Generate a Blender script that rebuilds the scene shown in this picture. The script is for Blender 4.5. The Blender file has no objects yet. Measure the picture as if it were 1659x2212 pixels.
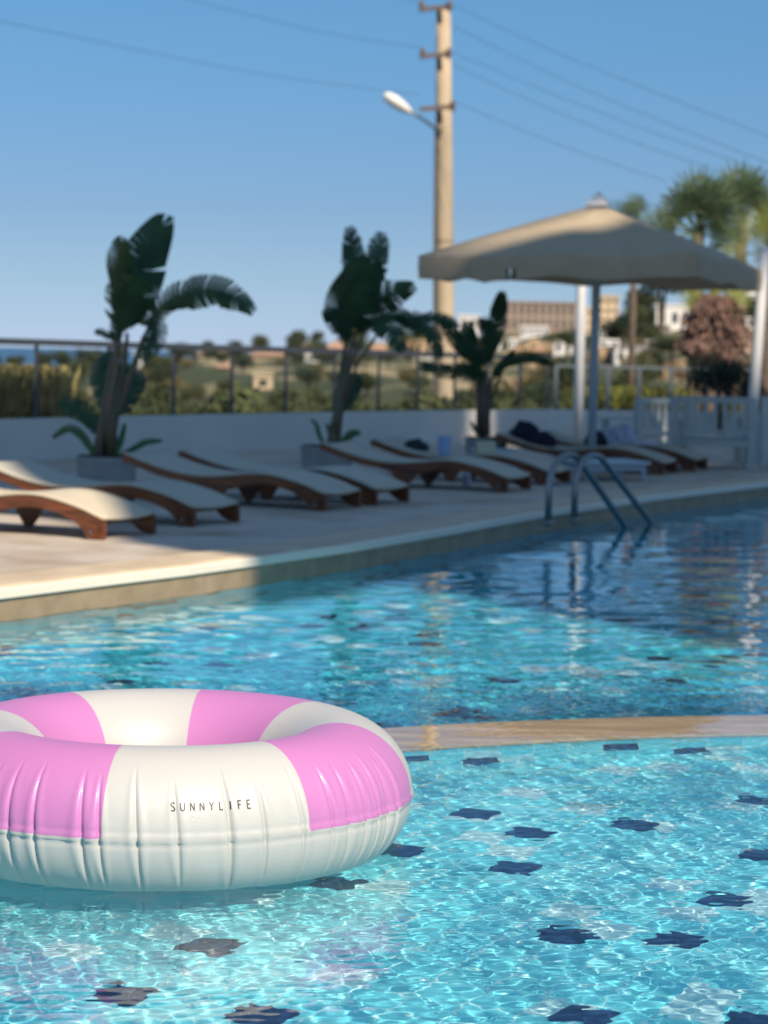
AZD, ELD = 30, 46
NDD, MDD = .42, 1.1
LA, LB1 = .032, .085
SL1, SL2, SL3 = 0.062, 0.018, 0.008
FARAMP = 1.6
EXPO = 0.28
import bpy, bmesh, math, random
import numpy as np
from mathutils import Vector, Matrix, noise
from mathutils.geometry import tessellate_polygon
R_ = math.radians
scn = bpy.context.scene
COL = scn.collection
random.seed(7)
rng = np.random.default_rng(11)

# ------------------------------------------------------------------ camera
H = 1.55
LENS, SENS = 77.0, 34.6
K = 768 / 1659.0
F = LENS / SENS * 1024
pit, rol = R_(4.056), R_(1.1)
fw = Vector((0, math.cos(pit), -math.sin(pit)))
up0 = Vector((0, math.sin(pit), math.cos(pit)))
rt = Vector((1, 0, 0)) * math.cos(rol) + up0 * math.sin(rol)
upv = up0 * math.cos(rol) - Vector((1, 0, 0)) * math.sin(rol)
cd = bpy.data.cameras.new('camera'); cam = bpy.data.objects.new('camera', cd); COL.objects.link(cam)
M = Matrix((rt, upv, -fw)).transposed().to_4x4(); M.translation = Vector((0, 0, H))
cam.matrix_world = M
cd.sensor_fit = 'VERTICAL'; cd.sensor_height = SENS; cd.lens = LENS
cd.clip_start = 0.1; cd.clip_end = 30000
cd.dof.use_dof = True; cd.dof.focus_distance = 6.35; cd.dof.aperture_fstop = 3.7
cd.dof.aperture_blades = 0
scn.camera = cam

def ray(px, py):
    return fw + rt * ((px - 829.5) * K / F) - upv * ((py - 1106) * K / F)
def at(px, py, z=0.0):
    d = ray(px, py); return Vector((0, 0, H)) + d * ((z - H) / d.z)
def atd(px, py, y):
    d = ray(px, py); return Vector((0, 0, H)) + d * (y / d.y)
def mpp(y): return y * K / F           # metres per photo pixel (2212 scale)

# ------------------------------------------------------------------ light
AZ, EL = R_(AZD), R_(ELD)
sdir = Vector((math.sin(AZ) * math.cos(EL), -math.cos(AZ) * math.cos(EL), math.sin(EL)))
w = bpy.data.worlds.new('World'); scn.world = w; w.use_nodes = True
nt = w.node_tree; nt.nodes.clear()
sky = nt.nodes.new('ShaderNodeTexSky'); sky.sky_type = 'NISHITA'; sky.sun_disc = False
sky.sun_elevation = EL; sky.sun_rotation = math.pi - AZ
sky.altitude = 30; sky.air_density = 0.8; sky.dust_density = 0.0; sky.ozone_density = 6
bg = nt.nodes.new('ShaderNodeBackground'); bg.inputs['Strength'].default_value = 0.062
out = nt.nodes.new('ShaderNodeOutputWorld')
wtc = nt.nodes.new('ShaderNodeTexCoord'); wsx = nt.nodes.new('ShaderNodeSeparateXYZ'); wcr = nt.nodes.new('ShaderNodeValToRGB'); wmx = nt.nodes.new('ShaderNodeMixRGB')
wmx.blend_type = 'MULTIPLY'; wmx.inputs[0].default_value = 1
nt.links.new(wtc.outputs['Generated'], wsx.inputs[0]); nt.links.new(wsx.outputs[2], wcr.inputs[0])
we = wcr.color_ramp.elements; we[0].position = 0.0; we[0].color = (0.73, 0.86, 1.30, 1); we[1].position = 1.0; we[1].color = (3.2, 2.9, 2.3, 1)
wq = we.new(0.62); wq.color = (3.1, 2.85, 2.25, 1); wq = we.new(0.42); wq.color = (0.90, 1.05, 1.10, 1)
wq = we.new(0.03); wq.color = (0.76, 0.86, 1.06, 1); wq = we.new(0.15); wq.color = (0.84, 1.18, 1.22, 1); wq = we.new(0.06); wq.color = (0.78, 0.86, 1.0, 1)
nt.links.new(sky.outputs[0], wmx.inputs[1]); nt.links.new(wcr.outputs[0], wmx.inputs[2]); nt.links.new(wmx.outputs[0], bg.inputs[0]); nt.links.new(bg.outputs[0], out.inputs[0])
ld = bpy.data.lights.new('sun', 'SUN'); ld.energy = 5.0; ld.angle = R_(0.5); ld.color = (1.0, 0.86, 0.69)
ld.cycles.is_caustics_light = True
sun = bpy.data.objects.new('sun', ld); COL.objects.link(sun)
sun.rotation_euler = sdir.to_track_quat('Z', 'Y').to_euler(); sun.location = (0, 0, 30)
scn.view_settings.view_transform = 'Standard'; scn.view_settings.look = 'None'
scn.view_settings.gamma = 1; scn.view_settings.exposure = EXPO
cy = scn.cycles
cy.max_bounces = 10; cy.transmission_bounces = 8; cy.diffuse_bounces = 3; cy.glossy_bounces = 4
cy.transparent_max_bounces = 8
cy.sample_clamp_indirect = 6; cy.blur_glossy = 0.3
cy.caustics_reflective = True; cy.caustics_refractive = True
cy.use_denoising = True; cy.denoiser = 'OPENIMAGEDENOISE'

# ------------------------------------------------------------------ materials
def mat(name, col, rough=0.6, var=0.0, scale=5.0, col2=None, bump=0.0, bscale=40.0, metal=0.0, spec=0.5,
        coat=0.0, stretch=None, detail=4.0, sheen=0.0, trans=0.0, objrand=0.0):
    m = bpy.data.materials.new(name); m.use_nodes = True
    n = m.node_tree.nodes; l = m.node_tree.links
    b = n['Principled BSDF']
    b.inputs['Base Color'].default_value = (*col, 1); b.inputs['Roughness'].default_value = rough
    b.inputs['Metallic'].default_value = metal; b.inputs['Specular IOR Level'].default_value = spec
    b.inputs['Coat Weight'].default_value = coat; b.inputs['Sheen Weight'].default_value = sheen
    tc = n.new('ShaderNodeTexCoord'); mp = n.new('ShaderNodeMapping'); l.new(tc.outputs['Object'], mp.inputs[0])
    if stretch: mp.inputs['Scale'].default_value = stretch
    if var or col2:
        nz = n.new('ShaderNodeTexNoise'); nz.inputs['Scale'].default_value = scale; nz.inputs['Detail'].default_value = detail
        l.new(mp.outputs[0], nz.inputs['Vector'])
        cr = n.new('ShaderNodeValToRGB'); l.new(nz.outputs['Fac'], cr.inputs[0])
        c2 = col2 if col2 else tuple(min(1, c * (1 + var)) for c in col)
        c1 = col if col2 else tuple(c * (1 - var) for c in col)
        cr.color_ramp.elements[0].position = 0.35; cr.color_ramp.elements[1].position = 0.65
        cr.color_ramp.elements[0].color = (*c1, 1); cr.color_ramp.elements[1].color = (*c2, 1)
        last = cr.outputs[0]
        if objrand:
            oi = n.new('ShaderNodeObjectInfo'); hs = n.new('ShaderNodeHueSaturation')
            mr = n.new('ShaderNodeMapRange'); mr.inputs['To Min'].default_value = 1 - objrand; mr.inputs['To Max'].default_value = 1 + objrand
            l.new(oi.outputs['Random'], mr.inputs[0]); l.new(mr.outputs[0], hs.inputs['Value']); l.new(last, hs.inputs['Color']); last = hs.outputs[0]
        l.new(last, b.inputs['Base Color'])
    if bump:
        n2 = n.new('ShaderNodeTexNoise'); n2.inputs['Scale'].default_value = bscale; n2.inputs['Detail'].default_value = 5
        l.new(mp.outputs[0], n2.inputs['Vector'])
        bp = n.new('ShaderNodeBump'); bp.inputs['Strength'].default_value = bump; bp.inputs['Distance'].default_value = 0.01
        l.new(n2.outputs['Fac'], bp.inputs['Height']); l.new(bp.outputs[0], b.inputs['Normal'])
    if trans:
        b.inputs['Subsurface Weight'].default_value = 0
        t = n.new('ShaderNodeBsdfTranslucent'); mx = n.new('ShaderNodeMixShader'); mx.inputs[0].default_value = trans
        t.inputs[0].default_value = (*[min(1, c * 1.3) for c in (col2 or col)], 1)
        l.new(b.outputs[0], mx.inputs[1]); l.new(t.outputs[0], mx.inputs[2]); l.new(mx.outputs[0], n['Material Output'].inputs[0])
    return m

# ------------------------------------------------------------------ objects
def tag(o, label=None, cat=None, group=None, kind=None):
    if label: o['label'] = label
    if cat: o['category'] = cat
    if group: o['group'] = group
    if kind: o['kind'] = kind
    return o
def link(name, me, mats, parent=None, smooth=False):
    o = bpy.data.objects.new(name, me); COL.objects.link(o)
    for m in (mats if isinstance(mats, (list, tuple)) else [mats]): me.materials.append(m)
    if smooth: me.polygons.foreach_set('use_smooth', np.ones(len(me.polygons), bool))
    if parent: o.parent = parent
    return o
def empty(name, loc=(0, 0, 0), rz=0.0):
    o = bpy.data.objects.new(name, None); COL.objects.link(o); o.location = loc; o.rotation_euler = (0, 0, rz)
    o.empty_display_size = 0.1; return o
def kids(o): return [c for c in COL.objects if c.parent == o]
def copy_tree(o, parent=None):
    c = o.copy(); COL.objects.link(c)
    if parent: c.parent = parent
    for ch in kids(o): copy_tree(ch, c)
    return c

class MB:
    """collects shapes into one mesh"""
    def __init__(s): s.v = []; s.f = []; s.m = []
    def add(s, v, f, mi=0):
        b = len(s.v); s.v += [tuple(q) for q in v]; s.f += [tuple(i + b for i in q) for q in f]; s.m += [mi] * len(f); return s
    def box(s, x0, x1, y0, y1, z0, z1, mi=0, mtx=None, bev=0.0):
        if bev:
            bm = bmesh.new(); bmesh.ops.create_cube(bm, size=1)
            for q in bm.verts: q.co = Vector(((x0 + x1) / 2 + q.co.x * (x1 - x0), (y0 + y1) / 2 + q.co.y * (y1 - y0), (z0 + z1) / 2 + q.co.z * (z1 - z0)))
            bmesh.ops.bevel(bm, geom=bm.edges[:], offset=bev, segments=2, affect='EDGES', profile=0.5)
            bm.verts.index_update()
            v = [q.co.copy() for q in bm.verts]; f = [[q.index for q in p.verts] for p in bm.faces]; bm.free()
        else:
            v = [Vector((x, y, z)) for z in (z0, z1) for y in (y0, y1) for x in (x0, x1)]
            f = [(0, 2, 3, 1), (4, 5, 7, 6), (0, 1, 5, 4), (2, 6, 7, 3), (0, 4, 6, 2), (1, 3, 7, 5)]
        if mtx: v = [mtx @ q for q in v]
        return s.add(v, f, mi)
    def bar(s, a, b, w, h, mi=0, up=(0, 0, 1)):
        a = Vector(a); b = Vector(b); d = (b - a); L = d.length; d.normalize()
        u = Vector(up); x = d.cross(u)
        if x.length < 1e-4: x = d.cross(Vector((0, 1, 0)))
        x.normalize(); z = x.cross(d)
        m = Matrix((x, d, z)).transposed().to_4x4(); m.translation = a
        return s.box(-w / 2, w / 2, 0, L, -h / 2, h / 2, mi, m)
    def tube(s, pts, r, n=8, mi=0, cap=True):
        pts = [Vector(p) for p in pts]; N = len(pts)
        rr = r if isinstance(r, (list, tuple)) else [r] * N
        v = []; f = []; prev = None
        for i, p in enumerate(pts):
            t = (pts[min(i + 1, N - 1)] - pts[max(i - 1, 0)]).normalized()
            if prev is None:
                a = t.cross(Vector((0.3, 1, 0.2)));
                if a.length < .1: a = t.cross(Vector((1, 0, 0)))
            else: a = prev - t * prev.dot(t)
            a.normalize(); prev = a; b = t.cross(a)
            for k in range(n):
                c = 2 * math.pi * k / n; v.append(p + (a * math.cos(c) + b * math.sin(c)) * rr[i])
        for i in range(N - 1):
            for k in range(n): f.append((i * n + k, i * n + (k + 1) % n, (i + 1) * n + (k + 1) % n, (i + 1) * n + k))
        if cap: f.append(tuple(range(n - 1, -1, -1))); f.append(tuple((N - 1) * n + k for k in range(n)))
        return s.add(v, f, mi)
    def build(s, name, mats, parent=None, smooth=False):
        me = bpy.data.meshes.new(name); me.from_pydata(s.v, [], s.f); me.update()
        o = link(name, me, mats, parent, smooth)
        if any(s.m): me.polygons.foreach_set('material_index', s.m)
        return o
def part(name, m, parent, fn, smooth=False):
    b = MB(); fn(b); return b.build(name, m, parent, smooth)
def grid_mesh(name, X, Y, Z):
    """tensor grid arrays (ny,nx) to mesh"""
    ny, nx = X.shape
    co = np.stack([X, Y, Z], -1).reshape(-1, 3).astype(np.float32)
    i = np.arange(ny * nx).reshape(ny, nx)
    q = np.stack([i[:-1, :-1], i[:-1, 1:], i[1:, 1:], i[1:, :-1]], -1).reshape(-1, 4)
    return np_mesh(name, co, q)
def np_mesh(name, co, q):
    me = bpy.data.meshes.new(name); me.vertices.add(len(co)); me.vertices.foreach_set('co', co.ravel())
    me.loops.add(q.size); me.loops.foreach_set('vertex_index', q.ravel().astype(np.int32))
    me.polygons.add(len(q)); me.polygons.foreach_set('loop_start', np.arange(0, q.size, q.shape[1], dtype=np.int32))
    me.update(calc_edges=True); me.validate(); return me

# ================================================================== POOL
DZ = 0.17                                # deck level over the water
def circ3(a, b, c):
    A = Matrix(((2 * (b.x - a.x), 2 * (b.y - a.y)), (2 * (c.x - a.x), 2 * (c.y - a.y))))
    r = Vector((b.x ** 2 + b.y ** 2 - a.x ** 2 - a.y ** 2, c.x ** 2 + c.y ** 2 - a.x ** 2 - a.y ** 2))
    o = A.inverted() @ r; return o, (Vector((a.x, a.y)) - o).length
CC, CR = circ3(at(870, 1612), at(1250, 1590), at(1659, 1579))
CR = min(CR, 5.2)
print('circle', CC, CR)
ND, MD = NDD, MDD
edge_px = [(0, 1342), (200, 1314), (400, 1287), (750, 1232), (960, 1192), (1180, 1147), (1420, 1108), (1659, 1076)]
edge = [at(*p) for p in edge_px]
print('edge', [tuple(round(c, 2) for c in e) for e in edge])
# main basin outline, counter-clockwise seen from above
d0 = (edge[0] - edge[1]).normalized()
LB = edge[0] + d0 * 3.4
outline = [LB] + [edge[0] + d0 * 1.5] + edge + [edge[-1] + Vector((2.2, 2.6, 0)), edge[-1] + Vector((5.5, 5.5, 0)), Vector((15, 32, 0)), Vector((19, 26, 0)), Vector((19, 6, 0))]
# join: from the right, along the circle below, back to LB
a1 = math.atan2(6 - CC.y, 0.1); 
ca = []
aR = R_(5); aL = math.atan2(LB.y - 1.0 - CC.y, LB.x - CC.x)
if aL < 0: aL += 2 * math.pi
aL = min(aL, R_(200)) if aL > math.pi else aL
N = 60
for i in range(N + 1):
    a = aR - (aR + 2 * math.pi - aL) * i / N
    ca.append(Vector((CC.x + CR * math.cos(a), CC.y + CR * math.sin(a), 0)))
outline = outline + ca
xy = [(p.x, p.y) for p in outline]

def poly_in(x, y, P):
    c = False; j = len(P) - 1
    for i in range(len(P)):
        if (P[i][1] > y) != (P[j][1] > y) and x < (P[j][0] - P[i][0]) * (y - P[i][1]) / (P[j][1] - P[i][1]) + P[i][0]: c = not c
        j = i
    return c
def offset(P, d):
    r = []
    for i in range(len(P)):
        a = Vector(P[i - 1]); b = Vector(P[i]); c = Vector(P[(i + 1) % len(P)])
        n1 = (b - a).normalized(); n2 = (c - b).normalized(); t = (n1 + n2)
        t = t.normalized() if t.length > 1e-6 else n1
        nn = Vector((t.y, -t.x)); k = max(0.5, abs(nn.dot(Vector((n1.y, -n1.x))))); r.append(b + nn * d / k)
    return r
area = sum(xy[i - 1][0] * xy[i][1] - xy[i][0] * xy[i - 1][1] for i in range(len(xy)))
SG = 1 if area > 0 else -1               # so that offset(+) goes outwards

m_tile_pale = None
def tile_mat(name, c1, c2, grout, cells, off=(0, 0), rot=0.0, rough=0.35):
    """square ceramic tiles, each one slightly its own shade, with grout lines"""
    m = bpy.data.materials.new(name); m.use_nodes = True
    n = m.node_tree.nodes; l = m.node_tree.links; b = n['Principled BSDF']; b.inputs['Roughness'].default_value = rough
    uv = n.new('ShaderNodeUVMap'); uv.uv_map = 'tile'
    br = n.new('ShaderNodeTexBrick'); br.offset = 0; br.squash = 1
    br.inputs['Scale'].default_value = 1; br.inputs['Brick Width'].default_value = 1; br.inputs['Row Height'].default_value = 1
    br.inputs['Mortar Size'].default_value = 0.022; br.inputs['Mortar Smooth'].default_value = 0.2
    br.inputs['Color1'].default_value = (*c1, 1); br.inputs['Color2'].default_value = (*c2, 1); br.inputs['Mortar'].default_value = (*grout, 1)
    l.new(uv.outputs[0], br.inputs['Vector'])
    # whole-tile tone: white noise on the floored cell
    fl = n.new('ShaderNodeVectorMath'); fl.operation = 'FLOOR'; l.new(uv.outputs[0], fl.inputs[0])
    wn = n.new('ShaderNodeTexWhiteNoise'); wn.noise_dimensions = '2D'; l.new(fl.outputs[0], wn.inputs['Vector'])
    cr = n.new('ShaderNodeValToRGB'); l.new(wn.outputs['Value'], cr.inputs[0])
    cr.color_ramp.interpolation = 'CONSTANT'
    e = cr.color_ramp.elements; e[0].color = (*c1, 1); e[1].position = 0.45; e[1].color = (*c2, 1)
    q = e.new(0.74); q.color = (*[c * 0.86 for c in c1], 1)
    q = e.new(0.9); q.color = (*[min(.85, 0.45 * c + 0.40) for c in c2], 1)
    mx = n.new('ShaderNodeMixRGB'); l.new(br.outputs['Fac'], mx.inputs[0]); l.new(cr.outputs[0], mx.inputs[1]); mx.inputs[2].default_value = (*grout, 1)
    l.new(mx.outputs[0], b.inputs['Base Color'])
    return m
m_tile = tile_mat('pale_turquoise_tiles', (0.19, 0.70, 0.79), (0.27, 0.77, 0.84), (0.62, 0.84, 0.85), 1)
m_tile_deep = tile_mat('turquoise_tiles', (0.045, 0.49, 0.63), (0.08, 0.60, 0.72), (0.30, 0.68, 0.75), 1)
m_tile_dark = mat('dark_blue_tile', (0.012, 0.025, 0.085), 0.3, var=0.25, scale=30)
m_tile_dark2 = mat('slate_blue_tile', (0.012, 0.03, 0.07), 0.3, var=0.25, scale=30)

TG = 0.108 * 1.422; TA = R_(65)
tc_, ts_ = math.cos(TA), math.sin(TA)
def to_tile(x, y): return ((x * tc_ + y * ts_) / TG, (-x * ts_ + y * tc_) / TG)
def from_tile(a, b): return ((a * tc_ - b * ts_) * TG, (a * ts_ + b * tc_) * TG)
def refr(px, py, dep):
    d = ray(px, py).normalized(); t = H / -d.z; s = Vector((0, 0, H)) + d * t
    h = math.hypot(d.x, d.y); sn = h / 1.333; tn = sn / math.sqrt(1 - sn * sn)
    return s.x + d.x / h * tn * dep, s.y + d.y / h * tn * dep
dark_px = [(1025, 1758), (1145, 1800), (1373, 1783), (862, 1837), (1112, 1875), (727, 1907), (1567, 1945), (1220, 2022), (1460, 2030),
           (455, 2045), (265, 2147), (565, 2195), (1265, 2195), (1635, 1730), (1655, 1847), (1640, 2207)]
dq = [to_tile(*refr(*p, ND)) for p in dark_px]
pa = np.angle(np.exp(2j * np.pi * np.array([q[0] for q in dq])).mean()) / 2 / np.pi
pb = np.angle(np.exp(2j * np.pi * np.array([q[1] for q in dq])).mean()) / 2 / np.pi
OA, OB = pa - 0.5, pb - 0.5             # cell (i,j) spans [i+OA, i+1+OA]
darks = set((math.floor(a - OA), math.floor(b - OB)) for a, b in dq)

def floor_mesh(name, inside, z, dark, mats, box, dark_p, extra=()):
    v = []; f = []; mi = []; uvs = []
    x0, x1, y0, y1 = box
    cs = [to_tile(x, y) for x in (x0, x1) for y in (y0, y1)]
    ia0, ia1 = int(min(c[0] for c in cs)) - 1, int(max(c[0] for c in cs)) + 1
    ib0, ib1 = int(min(c[1] for c in cs)) - 1, int(max(c[1] for c in cs)) + 1
    r = random.Random(3)
    for i in range(ia0, ia1):
        for j in range(ib0, ib1):
            cx, cyy = from_tile(i + .5 + OA, j + .5 + OB)
            rr = r.random()
            if not (x0 - .2 < cx < x1 + .2 and y0 - .2 < cyy < y1 + .2) or not inside(cx, cyy): continue
            b = len(v)
            for (da, db) in ((0, 0), (1, 0), (1, 1), (0, 1)):
                X, Y = from_tile(i + da + OA, j + db + OB); v.append((X, Y, z)); uvs.append((i + da, j + db))
            f.append((b, b + 1, b + 2, b + 3)); mi.append(1 if dark(i, j, cx, cyy, rr) else 0)
    for (a_, b_) in extra:               # dark tiles stand 3 mm proud of the pale ones
        b = len(v)
        for (da, db) in ((-.5, -.5), (.5, -.5), (.5, .5), (-.5, .5)):
            X, Y = from_tile(a_ + da * .96, b_ + db * .96); v.append((X, Y, z + .003)); uvs.append((da + .5, db + .5))
        f.append((b, b + 1, b + 2, b + 3)); mi.append(1)
    me = bpy.data.meshes.new(name); me.from_pydata(v, [], f); me.update()
    uvl = me.uv_layers.new(name='tile'); uvl.data.foreach_set('uv', np.array(uvs, np.float32).ravel())
    o = link(name, me, mats); me.polygons.foreach_set('material_index', mi); me.update(); return o
def near_dark(i, j, x, y, r):
    q = from_tile(i + .5 + OA, j + .5 + OB)
    if False: return True
    p = (x - 0.1) ** 2 + (y - 7.1) ** 2
    # outside the seen part the pattern goes on at random
    vis = abs(x) < 0.19 * y and 5.0 < y < CC.y + CR
    return (not vis) and r < 0.06
in_circ = lambda x, y, m=0.25: (x - CC.x) ** 2 + (y - CC.y) ** 2 < (CR + m) ** 2
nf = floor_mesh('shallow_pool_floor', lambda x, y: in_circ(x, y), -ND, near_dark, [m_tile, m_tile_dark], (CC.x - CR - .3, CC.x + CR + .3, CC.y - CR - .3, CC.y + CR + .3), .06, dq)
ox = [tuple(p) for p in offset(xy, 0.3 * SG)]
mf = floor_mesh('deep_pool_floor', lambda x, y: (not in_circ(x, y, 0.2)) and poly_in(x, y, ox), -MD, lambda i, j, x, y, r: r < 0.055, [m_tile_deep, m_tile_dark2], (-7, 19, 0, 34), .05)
for o in (nf, mf): tag(o, kind='structure')

def ribbon(name, pts, z0, z1, mats, closed=False, darkset=None, tile=TG, flip=False):
    """vertical tiled wall along a polyline; resampled so that each quad is one tile wide"""
    P = [Vector(p[:2]) for p in pts]
    if closed: P.append(P[0])
    L = [0]
    for a, b in zip(P, P[1:]): L.append(L[-1] + (b - a).length)
    n = int(L[-1] / tile); nz = max(1, round((z1 - z0) / tile)); v = []; f = []; uvs = []; mi = []
    def pt(s):
        for k in range(len(P) - 1):
            if s <= L[k + 1] or k == len(P) - 2:
                t = (s - L[k]) / max(1e-9, L[k + 1] - L[k]); return P[k].lerp(P[k + 1], t)
    C = [pt(L[-1] * i / n) for i in range(n + 1)]
    r = random.Random(5)
    for i in range(n):
        for j in range(nz):
            za = z1 - (z1 - z0) * j / nz; zb = z1 - (z1 - z0) * (j + 1) / nz
            b = len(v); v += [(*C[i], zb), (*C[i + 1], zb), (*C[i + 1], za), (*C[i], za)]
            uvs += [(i, j + 1), (i + 1, j + 1), (i + 1, j), (i, j)]; f.append((b, b + 1, b + 2, b + 3))
            rr = r.random()
            mi.append(1 if (darkset(i, j, C[i]) if darkset else rr < 0.06) else 0)
    me = bpy.data.meshes.new(name); me.from_pydata(v, [], f); me.update()
    uvl = me.uv_layers.new(name='tile'); uvl.data.foreach_set('uv', np.array(uvs, np.float32).ravel())
    o = link(name, me, mats); me.polygons.foreach_set('material_index', mi); me.update(); tag(o, kind='structure'); return o
full = [(CC.x + CR * math.cos(a), CC.y + CR * math.sin(a)) for a in np.linspace(0, 2 * math.pi, 181)[:-1]]
wd = [(888, 1638), (1077, 1652), (1373, 1620), (1525, 1652)]
def wall_dark(i, j, c):
    for (px, py), row in zip(wd, (1, 2, 1, 2)):
        d = ray(px, py); q = at(px, py)
        # straight on to the circle wall
        t = 1.0
        a = Vector((q.x, q.y)); dd = Vector((d.x, d.y)).normalized()
        while (a - CC).length < CR and t < 400: a += dd * 0.01; t += 1
        if c.y > CC.y and 0 <= math.atan2(a.y - CC.y, a.x - CC.x) - math.atan2(c.y - CC.y, c.x - CC.x) < TG / CR * .98 and j == row: return True
    return False
nw = ribbon('shallow_pool_wall', full, -ND, -0.03, [m_tile, m_tile_dark], closed=True, darkset=wall_dark)
mw = ribbon('deep_pool_wall', xy, -MD, 0.02, [m_tile_deep, m_tile_dark2], closed=True)

# curved stone rim between the two basins: a ring of travertine 4 cm under the film of water
m_rim = mat('wet_travertine', (0.66, 0.47, 0.32), 0.5, var=0, col2=(0.47, 0.31, 0.19), scale=2.2, stretch=(1, 5, 3), detail=8, bump=0.2, bscale=60)
RW = 0.50
def rim_mesh():
    b = MB(); n = 240
    prof = [(0, -0.06), (0, -0.022), (0.015, -0.009), (RW - .015, -0.009), (RW, -0.022), (RW, -0.06)]
    for i in range(n):
        a = 2 * math.pi * i / n
        for (dr, z) in prof: b.v.append((CC.x + (CR - 0.02 + dr) * math.cos(a), CC.y + (CR - 0.02 + dr) * math.sin(a), z))
    k = len(prof)
    for i in range(n):
        for j in range(k - 1):
            p, q = i * k + j, ((i + 1) % n) * k + j; b.f.append((p, q, q + 1, p + 1)); b.m.append(0)
    return b
rim = rim_mesh().build('pool_divider_rim', m_rim, None); tag(rim, kind='structure')
ow = ribbon('divider_outer_wall', [(CC.x + (CR + RW - .06) * math.cos(a), CC.y + (CR + RW - .06) * math.sin(a)) for a in np.linspace(0, 2 * math.pi, 181)[:-1]], -MD, -0.05, [m_tile_deep, m_tile_dark2], closed=True)

# ---- water sheet with real ripples
def spaced(a, b, f0, f1, s0, growL, growR, smax):
    xs = [f0];
    while xs[-1] < f1: xs.append(xs[-1] + s0)
    s = s0
    while xs[-1] < b: s = min(smax, s * growR); xs.append(xs[-1] + s)
    s = s0; L = [f0]
    while L[-1] > a: s = min(smax * 3, s * growL); L.append(L[-1] - s)
    return np.array(L[:0:-1] + xs)
gx = spaced(-8, 19.5, -1.75, 2.5, 0.0088, 1.06, 1.022, 0.25)
gy = spaced(0.2, 33, 5.2, 9.4, 0.0085, 1.08, 1.0065, 0.12)
X, Y = np.meshgrid(gx, gy)
SX = np.gradient(gx)[None, :]; SY = np.gradient(gy)[:, None]
SP = np.maximum(SX, SY)
Z = np.zeros_like(X)
calm = 1.0
dist = np.hypot(X - CC.x, Y - CC.y)
on_rim = np.exp(-((dist - CR - RW / 2) / 0.38) ** 4)
def waves(n, l0, l1, slope, spread, az):
    global Z
    for i in range(n):
        lam = l0 * (l1 / l0) ** ((i + rng.random()) / n); k = 2 * math.pi / lam
        a = az + rng.normal() * spread; A = slope / k * math.sqrt(2 / n)
        att = np.clip((lam / SP - 2.5) / 3.0, 0, 1) if lam < 0.6 else 1.0
        # slow patchiness so the ripples come in groups
        gm = 0.65 + 0.6 * np.sin(X * 2 * math.pi / (lam * 9) * math.cos(a + 1.1) + Y * 2 * math.pi / (lam * 9) * math.sin(a + 1.1) + rng.random() * 6.28)
        Z += A * att * gm * np.sin(k * (X * math.cos(a) + Y * math.sin(a)) + rng.random() * 6.283)
waves(26, LA, LB1, SL1, 1.2, 1.2)
waves(16, 0.13, 0.34, SL2, 0.9, 1.3)
waves(10, 0.4, 1.3, SL3, 0.8, 1.4)
far = np.clip((Y - 9.0) / 5.0, 0, 1)
Z *= 0.92 + 0.30 * np.sin(X * 2.3 + Y * .9) * np.sin(Y * 1.4 - X * .8 + 1) + .12 * np.sin(X * 5.1 - Y * 2.2)
Z *= (1 + FARAMP * far)
Z *= (1 - 0.9 * on_rim)
wm = grid_mesh('pool_water', X, Y, Z)
m_water = bpy.data.materials.new('pool_water'); m_water.use_nodes = True
n = m_water.node_tree.nodes; n.clear(); l = m_water.node_tree.links
g = n.new('ShaderNodeBsdfGlass'); g.inputs['IOR'].default_value = 1.333; g.inputs['Roughness'].default_value = 0.0
g.inputs['Color'].default_value = (0.93, 0.985, 1.0, 1)
o_ = n.new('ShaderNodeOutputMaterial'); l.new(g.outputs[0], o_.inputs[0])
water = link('pool_water', wm, m_water, None, True); tag(water, kind='structure')
water.cycles.is_caustics_caster = True
for o in (nf, mf, nw, mw, rim, ow): o.cycles.is_caustics_receiver = True
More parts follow.
